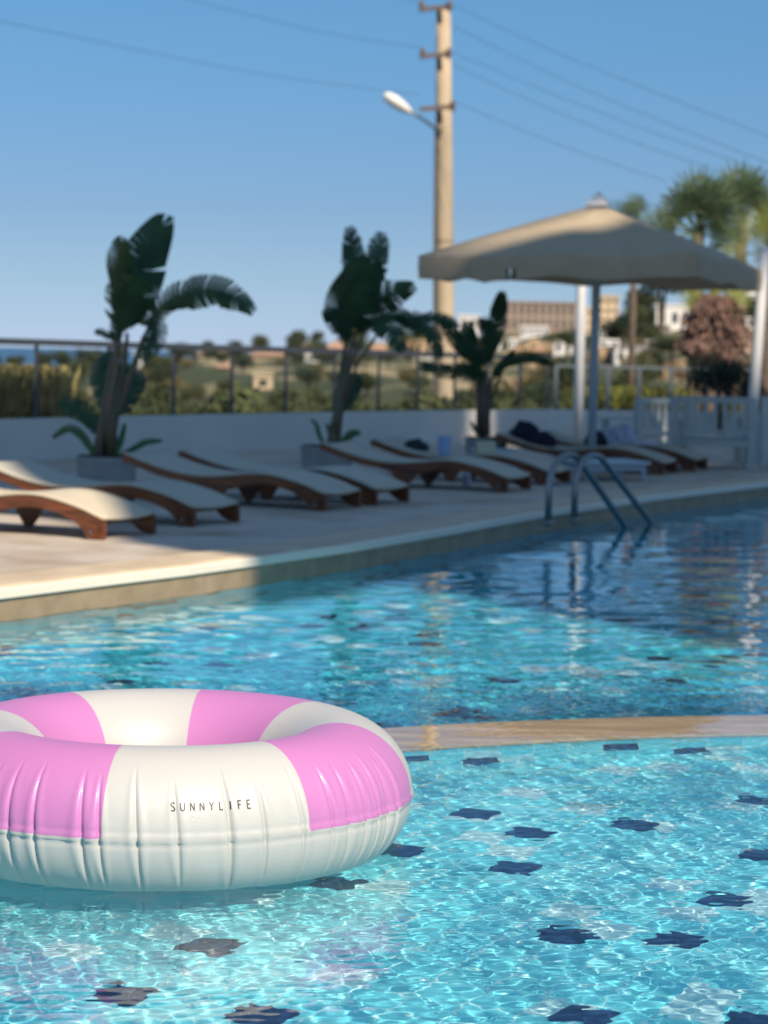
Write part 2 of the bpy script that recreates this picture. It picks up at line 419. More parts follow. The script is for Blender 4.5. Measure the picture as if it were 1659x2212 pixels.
# ================================================================== SWIM RING
m_pink = None
def vinyl(name, col):
    m = bpy.data.materials.new(name); m.use_nodes = True
    n = m.node_tree.nodes; l = m.node_tree.links; b = n['Principled BSDF']
    b.inputs['Base Color'].default_value = (*col, 1); b.inputs['Roughness'].default_value = 0.42
    b.inputs['Coat Weight'].default_value = 0.15; b.inputs['Coat Roughness'].default_value = 0.12
    b.inputs['Subsurface Weight'].default_value = 0.12; b.inputs['Subsurface Radius'].default_value = (0.02, 0.015, 0.015)
    tc = n.new('ShaderNodeTexCoord')
    # fine droplets and grain of the film
    vo = n.new('ShaderNodeTexVoronoi'); vo.inputs['Scale'].default_value = 90; l.new(tc.outputs['Object'], vo.inputs['Vector'])
    nz = n.new('ShaderNodeTexNoise'); nz.inputs['Scale'].default_value = 9; l.new(tc.outputs['Object'], nz.inputs['Vector'])
    th = n.new('ShaderNodeMapRange'); l.new(nz.outputs['Fac'], th.inputs[0]); th.inputs[1].default_value = 0.5; th.inputs[2].default_value = 0.7; th.inputs[3].default_value = 0.0; th.inputs[4].default_value = 0.35
    sb = n.new('ShaderNodeMath'); sb.operation = 'SUBTRACT'; l.new(th.outputs[0], sb.inputs[0]); l.new(vo.outputs['Distance'], sb.inputs[1])
    mxx = n.new('ShaderNodeMath'); mxx.operation = 'MAXIMUM'; l.new(sb.outputs[0], mxx.inputs[0]); mxx.inputs[1].default_value = 0
    n2 = n.new('ShaderNodeTexNoise'); n2.inputs['Scale'].default_value = 500; l.new(tc.outputs['Object'], n2.inputs['Vector'])
    ad = n.new('ShaderNodeMath'); ad.operation = 'MULTIPLY_ADD'; l.new(n2.outputs['Fac'], ad.inputs[0]); ad.inputs[1].default_value = 0.08; l.new(mxx.outputs[0], ad.inputs[2])
    bp = n.new('ShaderNodeBump'); bp.inputs['Strength'].default_value = 0.5; bp.inputs['Distance'].default_value = 0.004
    l.new(ad.outputs[0], bp.inputs['Height']); l.new(bp.outputs[0], b.inputs['Normal']); l.new(bp.outputs[0], b.inputs['Coat Normal'])
    return m
m_pink = vinyl('pink_vinyl', (0.53, 0.20, 0.455)); m_white = vinyl('cream_vinyl', (0.51, 0.505, 0.48))
RM, RR, RZ = 0.560, 0.225, 0.165
rc = at(352, 1699, RZ); RCX, RCY = rc.x, rc.y
print('ring', RCX, RCY)
cre = []          # creases across the outer seam: (angle deg, depth, width deg, reach rad)
rr_ = random.Random(21)
px_cre = [30, 85, 185, 222, 300, 385, 495, 568, 650, 715, 752, 790, 818, 842, 862]
for px in px_cre:
    sx = (px - 352) * mpp(RCY - 0.55) / (RM + RR + .03)
    sx = max(-0.985, min(0.985, (px - 352) / 536.0 * 0.97))
    cre.append((math.degrees(math.asin(sx)) * 0.96, rr_.uniform(.8, 1.0), rr_.uniform(0.9, 1.4), rr_.uniform(0.75, 1.05)))
a = -40
while a > -270: cre.append((a, rr_.uniform(.6, 1), rr_.uniform(.9, 1.5), rr_.uniform(.6, 1.0))); a -= rr_.uniform(5, 11)
for a in (-88,): pass
NP, NT = 1440, 112
ph = np.radians(np.arange(NP) * 360.0 / NP); th = np.linspace(-math.pi, math.pi, NT, endpoint=False)
PH, TH = np.meshgrid(ph, th, indexing='ij')
D = np.zeros_like(PH)
for (a, dep, wd_, rch) in cre:
    da = (np.degrees(PH) - a + 180 + 3.0 * TH * 0.4) % 360 - 180
    up_r = rch * np.where(TH > 0, 1.0, 0.95)
    env = np.clip(1 - (np.abs(TH) / up_r), 0, 1) ** 0.7
    wv = wd_ * (0.35 + 0.65 * env)
    D -= 0.0115 * dep * env * np.exp(-(da / (wv * 0.42)) ** 2)
    D += 0.0040 * dep * env * np.exp(-((np.abs(da) - wv * 1.5) / (wv * 1.0)) ** 2)
# soft puckers close to the seam
for i in range(80):
    a = rr_.uniform(0, 360); wv = rr_.uniform(0.8, 2.2); da = (np.degrees(PH) - a + 180) % 360 - 180
    D -= 0.0030 * rr_.random() * np.exp(-(TH / 0.32) ** 2) * np.exp(-(da / wv) ** 2)
D += 0.0022 * np.sin(PH * 5 + 1) * np.exp(-(TH / 0.5) ** 2)
# welded seam: little lip
wob = 0.010 * np.sin(PH * 37) * np.sin(PH * 11 + .4)
D += 0.0075 * np.exp(-((TH - wob) / 0.017) ** 2) - 0.0035 * np.exp(-((TH - wob + 0.06) / 0.03) ** 2) - 0.002 * np.exp(-((TH - wob - 0.06) / 0.035) ** 2)
RT = RR * (1 + 0.0) + D
Xr = (RM + RT * np.cos(TH)) * np.sin(PH); Yr = -(RM + RT * np.cos(TH)) * np.cos(PH); Zr = RT * np.sin(TH)
co = np.stack([Xr, Yr, Zr], -1).reshape(-1, 3).astype(np.float32)
i = np.arange(NP)[:, None]; j = np.arange(NT)[None, :]
i2 = (i + 1) % NP; j2 = (j + 1) % NT
q = np.stack([i * NT + j, i2 * NT + j, i2 * NT + j2, i * NT + j2], -1).reshape(-1, 4)
me = np_mesh('swim_ring', co, q)
ring = link('swim_ring', me, [m_white, m_pink], None, True)
deg = (np.broadcast_to((np.arange(NP) + 0.5)[:, None] * 360.0 / NP, (NP, NT)) + 12.5) % 90
tmid = np.broadcast_to(th[None, :] + math.pi / NT, (NP, NT))
topside = (tmid > 0.0) | (tmid < -math.pi + 0.35)
mi = ((deg > 45) & topside).astype(np.int32).reshape(-1)
me.polygons.foreach_set('material_index', mi)
ring.location = (RCX, RCY, RZ); ring.rotation_euler = (0, 0, R_(5.4))
tag(ring, 'inflatable swim ring with pink and cream stripes floating on the pool', 'swim ring')

def ring_pt(phd, thv, h=0.0):
    p = math.radians(phd) % (2 * math.pi); a = int(p / (2 * math.pi) * NP) % NP; b = int((thv + math.pi) / (2 * math.pi) * NT) % NT
    fa = p / (2 * math.pi) * NP - int(p / (2 * math.pi) * NP); fb = (thv + math.pi) / (2 * math.pi) * NT - int((thv + math.pi) / (2 * math.pi) * NT)
    d = (RT[a, b] * (1 - fa) + RT[(a + 1) % NP, b] * fa) * (1 - fb) + (RT[a, (b + 1) % NT] * (1 - fa) + RT[(a + 1) % NP, (b + 1) % NT] * fa) * fb
    d += h
    return Vector(((RM + d * math.cos(thv)) * math.sin(p), -(RM + d * math.cos(thv)) * math.cos(p), d * math.sin(thv)))
glyph = {'S': [[(.85, .88), (.6, 1), (.3, .97), (.12, .8), (.2, .6), (.5, .5), (.8, .4), (.9, .2), (.72, .03), (.4, 0), (.1, .12)]],
         'U': [[(.1, 1), (.1, .3), (.25, .06), (.5, 0), (.75, .06), (.9, .3), (.9, 1)]],
         'N': [[(.1, 0), (.1, 1), (.9, 0), (.9, 1)]], 'Y': [[(.05, 1), (.5, .5), (.95, 1)], [(.5, .5), (.5, 0)]],
         'L': [[(.15, 1), (.15, 0), (.8, 0)]], 'I': [[(.5, 1), (.5, 0)]], 'F': [[(.15, 0), (.15, 1), (.85, 1)], [(.15, .52), (.7, .52)]],
         'E': [[(.85, 0), (.15, 0), (.15, 1), (.85, 1)], [(.15, .52), (.75, .52)]]}
lb = MB()
def letters(s, a0, a1, t0, hgt):
    n = len(s); step = (a1 - a0) / (n - 1); wdt = step * 0.50
    for k, chx in enumerate(s):
        for st in glyph[chx]:
            P = []
            for (x0, y0), (x1, y1) in zip(st, st[1:]):
                for t in np.linspace(0, 1, 7)[:-1]: P.append((x0 + (x1 - x0) * t, y0 + (y1 - y0) * t))
            P.append(st[-1])
            L = []
            for i, (x, y) in enumerate(P):
                x1, y1 = P[min(i + 1, len(P) - 1)]; x0, y0 = P[max(0, i - 1)]
                mw = wdt / 360 * 2 * math.pi * 0.75; mh = hgt * RR
                tx, ty = (x1 - x0) * mw, (y1 - y0) * mh; q = math.hypot(tx, ty); nx, ny = -ty / q * 0.0018, tx / q * 0.0018
                for sgn in (-1, 1):
                    aa = a0 + step * k + (x - .5) * wdt + sgn * nx / mw * wdt; tt = t0 + (y) * hgt + sgn * ny / RR
                    L.append(ring_pt(aa, tt, 0.0009))
            f = [(2 * i, 2 * i + 2, 2 * i + 3, 2 * i + 1) for i in range(len(P) - 1)]
            lb.add(L, f)
letters('SUNNYLIFE', 2.2, 18.6, 0.36, 0.105)
lett = lb.build('lettering', mat('dark_ink', (0.05, 0.05, 0.05), 0.5), ring)
# ================================================================== DECK
def cap_with_hole(name, outer, hole, z, mats):
    polys = [[Vector((*p[:2], 0)) for p in outer], [Vector((*p[:2], 0)) for p in hole]]
    tri = tessellate_polygon(polys); v = [(q.x, q.y, z) for p in polys for q in p]
    f = []
    for t in tri:
        a, b, c = (Vector(v[i]) for i in t)
        if (b - a).cross(c - a).z < 0: t = (t[0], t[2], t[1])
        f.append(tuple(t))
    me = bpy.data.meshes.new(name); me.from_pydata(v, [], f); me.update()
    return link(name, me, mats)
def paving(name, c1, c2, grout, bw, bh, rot, rough=0.7, stain=(0.55, 0.42, 0.3)):
    m = bpy.data.materials.new(name); m.use_nodes = True; n = m.node_tree.nodes; l = m.node_tree.links; b = n['Principled BSDF']
    b.inputs['Roughness'].default_value = rough
    tc = n.new('ShaderNodeTexCoord'); mp = n.new('ShaderNodeMapping'); mp.inputs['Rotation'].default_value = (0, 0, rot); l.new(tc.outputs['Object'], mp.inputs[0])
    br = n.new('ShaderNodeTexBrick'); l.new(mp.outputs[0], br.inputs['Vector']); br.inputs['Scale'].default_value = 1
    br.inputs['Brick Width'].default_value = bw; br.inputs['Row Height'].default_value = bh; br.inputs['Mortar Size'].default_value = 0.006
    br.inputs['Color1'].default_value = (*c1, 1); br.inputs['Color2'].default_value = (*c2, 1); br.inputs['Mortar'].default_value = (*grout, 1)
    nz = n.new('ShaderNodeTexNoise'); nz.inputs['Scale'].default_value = 1.3; nz.inputs['Detail'].default_value = 8; l.new(mp.outputs[0], nz.inputs['Vector'])
    cr = n.new('ShaderNodeValToRGB'); l.new(nz.outputs['Fac'], cr.inputs[0]); cr.color_ramp.elements[0].position = .42; cr.color_ramp.elements[0].color = (1, 1, 1, 1)
    cr.color_ramp.elements[1].position = .72; cr.color_ramp.elements[1].color = (*stain, 1)
    mx = n.new('ShaderNodeMixRGB'); mx.blend_type = 'MULTIPLY'; mx.inputs[0].default_value = 0.75; l.new(br.outputs[0], mx.inputs[1]); l.new(cr.outputs[0], mx.inputs[2])
    l.new(mx.outputs[0], b.inputs['Base Color'])
    n2 = n.new('ShaderNodeTexNoise'); n2.inputs['Scale'].default_value = 35; l.new(mp.outputs[0], n2.inputs['Vector'])
    bp = n.new('ShaderNodeBump'); bp.inputs['Strength'].default_value = .25; bp.inputs['Distance'].default_value = .01; l.new(n2.outputs[0], bp.inputs['Height']); l.new(bp.outputs[0], b.inputs['Normal'])
    return m
m_deck = paving('travertine_deck', (0.56, 0.49, 0.40), (0.49, 0.425, 0.345), (0.36, 0.31, 0.25), 0.6, 0.4, R_(-32))
m_cop = mat('travertine_coping', (0.62, 0.50, 0.34), 0.6, col2=(0.52, 0.40, 0.26), scale=4, bump=.3, bscale=30)
m_grate = mat('white_overflow_grate', (0.80, 0.73, 0.60), 0.6)
m_gutter = mat('stained_gutter_tile', (0.36, 0.27, 0.17), 0.6, col2=(0.27, 0.20, 0.12), scale=6)
o1 = [tuple(p) for p in offset(xy, 0.46 * SG)]
DK = [(-40, -30), (60, -30), (60, 44), (14, 46)]
# the deck ends at the low wall
wall_px = [(-260, 914), (0, 906), (450, 896), (900, 888), (1200, 885), (1450, 889), (1900, 897)]
WZ = 0.17 + 0.50
wallp = [at(px, py, WZ) for px, py in wall_px]
print('wall', [tuple(round(c, 1) for c in p) for p in wallp])
deck_outer = [(-40, -30), (60, -30), (60, wallp[-1].y + 3)] + [(p.x, p.y + .1) for p in reversed(wallp)] + [(-40, wallp[0].y - 12)]
deck = cap_with_hole('pool_deck', deck_outer, o1, DZ, m_deck); tag(deck, kind='structure')
def strip(name, P, Q, zs, mats):
    """closed band swept between outlines; zs = list of (t, z) profile points, t from P (0) to Q (1)"""
    n = len(P); v = []; f = []
    for i in range(n):
        a = Vector(P[i][:2]); b = Vector(Q[i][:2])
        for t, z in zs: c = a.lerp(b, t); v.append((c.x, c.y, z))
    k = len(zs)
    for i in range(n):
        for j in range(k - 1):
            p = i * k + j; q = ((i + 1) % n) * k + j; f.append((p, q, q + 1, p + 1))
    me = bpy.data.meshes.new(name); me.from_pydata(v, [], f); me.update(); o = link(name, me, mats)
    bm = bmesh.new(); bm.from_mesh(me); bmesh.ops.recalc_face_normals(bm, faces=bm.faces); bm.to_mesh(me); bm.free()
    tag(o, kind='structure'); return o
oo = [tuple(p) for p in offset(xy, 0.47 * SG)]; oi = [tuple(p) for p in offset(xy, -0.03 * SG)]
strip('pool_coping', oi, oo, [(0.03, 0.125), (0.0, 0.13), (0.0, 0.178), (0.012, 0.184), (0.11, 0.184)], m_grate)
strip('coping_stone', oi, oo, [(0.11, 0.05), (0.11, 0.19), (0.13, 0.196), (0.97, 0.190), (1.0, 0.183), (1.0, 0.12)], m_cop)
strip('overflow_channel', [tuple(p) for p in offset(xy, -0.012 * SG)], oo, [(0.0, -0.06), (0.0, 0.128), (0.06, 0.128)], m_gutter)

# ================================================================== LOW WALL AND BALUSTRADE
m_wall = mat('painted_render_wall', (0.70, 0.68, 0.63), 0.8, col2=(0.62, 0.59, 0.53), scale=.8, bump=.2, bscale=50)
def low_wall():
    b = MB(); P = [(p.x, p.y) for p in wallp]
    A = P; B = [(p.x, p.y) for p in (Vector((*q, 0)) + Vector((-.05, .22, 0)) for q in P)]
    for i in range(len(P) - 1):
        v = []
        for (x, y) in (A[i], A[i + 1], B[i + 1], B[i]): v += [(x, y, DZ - .3), (x, y, WZ)]
        b.add(v, [(0, 2, 3, 1), (2, 4, 5, 3), (4, 6, 7, 5), (1, 3, 5, 7)])
    o = b.build('low_wall', m_wall)
    tag(o, 'low pale rendered wall running behind the loungers and plant pots', 'wall')
low_wall()
m_rail = mat('dark_grey_metal', (0.07, 0.08, 0.095), 0.45, metal=.3)
m_glass = bpy.data.materials.new('balustrade_glass'); m_glass.use_nodes = True
_n = m_glass.node_tree.nodes; _l = m_glass.node_tree.links; _n.clear()
_t = _n.new('ShaderNodeBsdfTransparent'); _t.inputs[0].default_value = (.90, .94, .93, 1); _g = _n.new('ShaderNodeBsdfGlossy'); _g.inputs['Roughness'].default_value = .05
_fr = _n.new('ShaderNodeFresnel'); _fr.inputs['IOR'].default_value = 1.35; _m = _n.new('ShaderNodeMixShader'); _o = _n.new('ShaderNodeOutputMaterial')
_l.new(_fr.outputs[0], _m.inputs[0]); _l.new(_t.outputs[0], _m.inputs[1]); _l.new(_g.outputs[0], _m.inputs[2]); _l.new(_m.outputs[0], _o.inputs[0])
fence = empty('balustrade', (wallp[1].x, wallp[1].y, DZ))
tag(fence, 'dark metal balustrade with glass panels standing on the low wall', 'balustrade')
fd = (wallp[3] - wallp[1]).normalized()
def on_wall(px):
    """point of the wall line seen in this column"""
    for i in range(len(wallp) - 1):
        if wall_px[i][0] <= px <= wall_px[i + 1][0] + 1e-6:
            a, b = wallp[i], wallp[i + 1]; d = ray(px, 890); s = b - a
            t = (d.x * a.y - d.y * a.x) / (d.y * s.x - d.x * s.y); return a + s * t + Vector((-.03, .12, 0))
posts = [-240, -60, 80, 236, 377, 503, 620, 726, 821, 905, 985, 1058, 1125, 1187]
def local(p): return p - fence.location
ry = lambda px: 737 + (px) * 0.0305
prev = None
rails = []
for px in posts:
    q = on_wall(px); t = atd(px, ry(px), q.y); top = Vector((q.x, q.y, t.z)); rails.append(top)
    part('post', m_rail, fence, lambda b: b.box(-.022, .022, -.025, .025, 0, top.z - WZ, mtx=Matrix.Translation(local(Vector((q.x, q.y, WZ))))))
part('handrail', m_rail, fence, lambda b: [b.bar(local(a), local(c), .10, .075) for a, c in zip(rails, rails[1:])])
for a, c in zip(rails, rails[1:]):
    def pane(b):
        d = (c - a).normalized() * .06; p = local(a) + d; q = local(c) - d
        off = Vector((.0, .006, 0)); zz = WZ + .06 - DZ
        v = [Vector((p.x, p.y, zz)), Vector((q.x, q.y, zz)), Vector((q.x, q.y, q.z - .06)), Vector((p.x, p.y, p.z - .06))]
        b.add(v, [(0, 1, 2, 3)])
    part('glass_pane', m_glass, fence, pane)

# right-hand stretch: lighter, lower glass fence
f2 = empty('glass_fence', (on_wall(1190).x, on_wall(1190).y, DZ)); tag(f2, 'low pale glass fence continuing behind the umbrella pole and chairs', 'fence')
m_pale = mat('pale_grey_metal', (0.13, 0.155, 0.165), .5)
r2 = []
for px in (1205, 1265, 1318, 1385, 1455, 1530, 1640):
    q = on_wall(px); t = atd(px, 789 + (px - 1190) * .025, q.y + .15); top = Vector((q.x, q.y + .02, t.z)); r2.append(top)
    part('post', m_pale, f2, lambda b: b.box(-.035, .035, -.03, .03, 0, top.z - WZ, mtx=Matrix.Translation(Vector((q.x, q.y + .02, WZ)) - f2.location)))
part('handrail', m_pale, f2, lambda b: [b.bar(a - f2.location, c - f2.location, .07, .05) for a, c in zip(r2, r2[1:])])

# ================================================================== SUN LOUNGERS
m_teak = mat('varnished_teak', (0.20, 0.060, 0.016), 0.45, col2=(0.085, 0.026, 0.010), scale=3, stretch=(1, 9, 9), bump=.15, bscale=20, coat=.2)
m_sling = mat('cream_mesh_fabric', (0.60, 0.52, 0.38), 0.75, var=.05, scale=60, bump=.3, bscale=260)
m_sling2 = mat('beige_mesh_fabric', (0.50, 0.465, 0.37), 0.75, var=.05, scale=60, bump=.3, bscale=260)
m_rub = mat('black_rubber', (0.02, 0.02, 0.022), .7)
m_steel = mat('brushed_steel', (0.30, 0.29, 0.28), 0.42, metal=1.0)
LLEN, LWID = 2.05, 0.70
tops = [(0, .42), (.18, .362), (.4, .302), (.65, .258), (.9, .25), (1.1, .265), (1.3, .288), (1.48, .288), (1.66, .258), (1.85, .21), (2.05, .145)]
def ip(tab, s):
    # smooth (Catmull) interpolation
    for i in range(len(tab) - 1):
        if s <= tab[i + 1][0] or i == len(tab) - 2:
            a = tab[max(0, i - 1)][1]; b = tab[i][1]; c = tab[i + 1][1]; d = tab[min(len(tab) - 1, i + 2)][1]
            t = (s - tab[i][0]) / (tab[i + 1][0] - tab[i][0]); t = max(0, min(1, t))
            return b + .5 * t * (c - a + t * (2 * a - 5 * b + 4 * c - d + t * (3 * (b - c) + d - a)))
bots = [(0, .35), (.2, .29), (.45, .22), (.66, .19), (.82, .14), (.88, .01), (.97, .01), (1.03, .12), (1.3, .19), (1.48, .20), (1.66, .17), (1.82, .11), (1.93, .02), (2.05, .0)]
def make_lounger(sm):
    root = empty('sun_lounger')
    S = np.linspace(0, LLEN, 42)
    for y0 in (-LWID / 2, LWID / 2 - .045):
        def rail(b):
            v = []; n = len(S)
            for s in S:
                zt = ip(tops, s) - .012; zb = min(ip(bots, s), zt - .05); x = s - LLEN
                zb = max(0, zb)
                v += [(x, y0, zb), (x, y0 + .045, zb), (x, y0 + .045, zt), (x, y0, zt)]
            f = []
            for i in range(n - 1):
                for k in range(4): f.append((i * 4 + k, (i + 1) * 4 + k, (i + 1) * 4 + (k + 1) % 4, i * 4 + (k + 1) % 4))
            f += [(0, 3, 2, 1), tuple((n - 1) * 4 + k for k in (0, 1, 2, 3))]
            b.add([Vector(q) for q in v], [tuple(reversed(q)) for q in f])
        part('side_rail', m_teak, root, rail)
    def sl(b):
        v = []; yy = np.linspace(-LWID / 2 + .012, LWID / 2 - .012, 9); SS = np.linspace(.02, LLEN - .01, 60)
        for s in SS:
            for y in yy:
                sag = .018 * (1 - (y / (LWID / 2)) ** 2); v.append(Vector((s - LLEN, y, ip(tops, s) + .016 - sag)))
        n = 9; f = [(i * n + j, i * n + j + 1, (i + 1) * n + j + 1, (i + 1) * n + j) for i in range(len(SS) - 1) for j in range(n - 1)]
        m = len(v); v2 = [q - Vector((0, 0, .022)) for q in v]
        f2_ = [tuple(reversed([k + m for k in q])) for q in f]
        ed = []
        last = (len(SS) - 1) * n
        for j in range(n - 1): ed += [(j, m + j, m + j + 1, j + 1), (last + j + 1, last + j + 1 + m, last + j + m, last + j)]
        for i in range(len(SS) - 1): ed += [(i * n, (i + 1) * n, (i + 1) * n + m, i * n + m), (i * n + n - 1, i * n + n - 1 + m, (i + 1) * n + n - 1 + m, (i + 1) * n + n - 1)]
        b.add(v + v2, f + f2_ + ed)
    part('sling', sm, root, sl, True)
    for s in (.06, .92, 1.95): part('cross_bar', m_teak, root, lambda b: b.box(s - LLEN - .025, s - LLEN + .025, -LWID / 2 + .045, LWID / 2 - .045, ip(tops, s) - .075, ip(tops, s) - .03))
    for y0 in (-LWID / 2 - .022, LWID / 2 + .001):
        def wh(b): b.tube([(-.09, y0, .052), (-.09, y0 + .021, .052)], .052, 18)
        wo = part('wheel', m_teak, root, wh, False)
        part('hub', m_steel, wo, lambda b: b.tube([(-.09, y0 - .006, .052), (-.09, y0 + .027, .052)], .014, 10))
    return root
proto = make_lounger(m_sling); proto2 = make_lounger(m_sling2)
LA_ = math.atan2(-.45, .89)
wid = Vector((-math.sin(LA_), math.cos(LA_), 0))
lspec = [((222, 1166), 'sunlit teak lounger with cream mesh nearest the pool edge, its foot in shade', 0, 0),
         ((418, 1138), 'shaded teak lounger second from the pool, in front of the first plant pot', 1, 0),
         ((702, 1104), 'lounger with its head beside the first plant pot, nearer one of the middle pair', 1, 1),
         ((812, 1092), 'lounger of the middle pair whose foot reaches farthest right, below the second plant pot', 1, 1),
         ((1095, 1064), 'lounger with a white bottle under it, head beside the second plant pot', 1, 3),
         ((1185, 1049), 'lounger with a blue cup and cream book on it, behind the pool ladder', 1, 3),
         ((1432, 1026), 'lounger with the dark bag and striped towel beside the umbrella pole', 1, 6),
         ((1500, 1018), 'farthest lounger, ending in front of the white chairs', 1, 6)]
loungers = []
for i, ((px, py), lab, v, da) in enumerate(lspec):
    base = proto if i == 0 else (proto2 if i == 1 else copy_tree(proto2))
    g = at(px, py, DZ + .004); a = LA_ + R_(da)
    wv = Vector((-math.sin(a), math.cos(a), 0))
    base.location = g + wv * LWID / 2; base.rotation_euler = (0, 0, a)
    tag(base, lab, 'sun lounger', 'sun loungers in a row along the deck'); loungers.append(base)
def lpos(i, s, y, dz=0.0):
    """point on the fabric of lounger i: s metres from the head, y across"""
    o = loungers[i]; a = o.rotation_euler.z; x = s - LLEN
    return Vector((o.location.x + x * math.cos(a) - y * math.sin(a), o.location.y + x * math.sin(a) + y * math.cos(a), o.location.z + ip(tops, s) + .008 + dz))

# ---- things left on the loungers
def blob(name, m, loc, dims, rz, seed, lab, cat, fold=.18, freq=2.2, flat=.0):
    bm = bmesh.new(); bmesh.ops.create_icosphere(bm, subdivisions=4, radius=1)
    for v in bm.verts:
        d = v.co.copy(); nn = noise.fractal(d * freq + Vector((seed, seed * 2, 0)), 1, 2, 3)
        v.co = d * (1 + fold * nn)
        if v.co.z < -flat: v.co.z = -flat
        v.co = Vector((v.co.x * dims[0] / 2, v.co.y * dims[1] / 2, (v.co.z + flat) * dims[2]))
    me = bpy.data.meshes.new(name); bm.to_mesh(me); bm.free()
    o = link(name, me, m, None, True); o.location = loc; o.rotation_euler = (0, 0, rz); tag(o, lab, cat); return o
m_navy = mat('navy_cloth', (0.008, 0.010, 0.03), .8, var=.3, scale=12, bump=.4, bscale=30)
m_navy2 = mat('charcoal_cloth', (0.02, 0.028, 0.04), .8, var=.3, scale=12, bump=.4, bscale=30)
m_tow = mat('striped_towel', (0.46, 0.50, 0.66), .9, col2=(0.62, 0.64, 0.72), scale=14, bump=.5, bscale=60)
m_blue = mat('pale_blue_plastic', (0.30, 0.42, 0.66), .4)
m_cream = mat('cream_paper', (0.46, 0.43, 0.29), .8, var=.06, scale=30)
blob('beach_bag', m_navy, lpos(6, .22, .12, -.03), (.34, .42, .18), .4, 3.3, 'dark navy beach bag on the raised end of a far lounger', 'bag', flat=.3)
blob('folded_garment', m_navy, lpos(6, .48, -.05, -.02), (.36, .30, .14), .2, 9.1, 'dark navy garment heaped next to the navy beach bag', 'clothing', fold=.3, flat=.25)
blob('handbag', m_navy2, lpos(7, .72, .05, -.03), (.34, .30, .15), 1.2, 5.5, 'charcoal handbag between the umbrella pole and the pale towel', 'bag', fold=.2, flat=.3)
blob('striped_towel', m_tow, lpos(7, 1.02, .05, -.03), (.34, .40, .21), .7, 7.7, 'pale striped towel crumpled in a heap on the far lounger', 'towel', fold=.42, freq=1.9, flat=.35)
blob('towel_end', m_tow, lpos(7, 1.30, -.02, -.01), (.42, .32, .05), .3, 2.2, 'loose pale blue cloth lying on the fabric beyond the heaped towel', 'cloth', fold=.4, flat=.2)
blob('swim_shorts', m_navy2, lpos(5, .35, .1, -.02), (.28, .22, .09), .4, 6.1, 'small dark garment on the head of the lounger with the blue cup', 'clothing', fold=.3, flat=.2)
def cup(loc, r, h, m, name, lab, cat):
    root = empty(name, loc); tag(root, lab, cat)
    b = MB(); b.tube([(0, 0, 0), (0, 0, .005), (0, 0, h)], [r * .8, r * .82, r], 20, cap=True); b.build('body', m, root, False)
    b = MB(); b.tube([(0, 0, h), (0, 0, h + .008)], [r * 1.06, r * 1.06], 20); b.build('rim', m, root, False)
cup(lpos(5, .72, .0), .075, .20, m_blue, 'cup', 'pale blue plastic cup standing on a shaded lounger', 'cup')
def book(loc, rz):
    root = empty('book', loc, rz); tag(root, 'cream book standing open on the lounger behind the ladder', 'book')
    part('cover', m_cream, root, lambda b: (b.bar((-.1, 0, 0), (-.1, .05, .125), .21, .012), b.bar((-.1, .10, 0), (-.1, .052, .125), .21, .012)))
    part('pages', mat('paper', (.7, .68, .58), .8), root, lambda b: b.bar((-.1, .05, .01), (-.1, .05, .115), .20, .016, up=(0, 1, 0)))
book(lpos(5, 1.30, .05), 0.3)
def bottle(loc):
    root = empty('bottle', loc); tag(root, 'small white bottle standing on the deck under a lounger', 'bottle')
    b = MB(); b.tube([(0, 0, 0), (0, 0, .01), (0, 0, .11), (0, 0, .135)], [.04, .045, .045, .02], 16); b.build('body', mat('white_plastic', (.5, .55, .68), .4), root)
    b = MB(); b.tube([(0, 0, .135), (0, 0, .17)], [.022, .022], 12); b.build('cap', m_blue, root)
bq = at(1008, 1049, DZ + .004); bottle(bq)

# ---- low white plastic tables
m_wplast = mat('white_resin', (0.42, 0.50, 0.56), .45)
def table(px, py, w_, lab, zt=.22, rz=0.3):
    g = at(px, py, DZ); root = empty('side_table', g, rz); tag(root, lab, 'side table')
    part('table_top', m_wplast, root, lambda b: b.box(-w_ / 2, w_ / 2, -w_ / 2, w_ / 2, zt - .04, zt, bev=.012))
    part('apron', m_wplast, root, lambda b: b.box(-w_ / 2 + .05, w_ / 2 - .05, -w_ / 2 + .05, w_ / 2 - .05, zt - .10, zt - .042))
    for sx in (-1, 1):
        for sy in (-1, 1):
            part('leg', m_wplast, root, lambda b: b.tube([(sx * (w_ / 2 - .06), sy * (w_ / 2 - .06), .0), (sx * (w_ / 2 - .07), sy * (w_ / 2 - .07), zt - .045)], [.02, .03], 8))
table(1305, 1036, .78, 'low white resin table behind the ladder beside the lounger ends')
table(1065, 1018, .42, 'small white resin table in front of the third plant pot', .26)

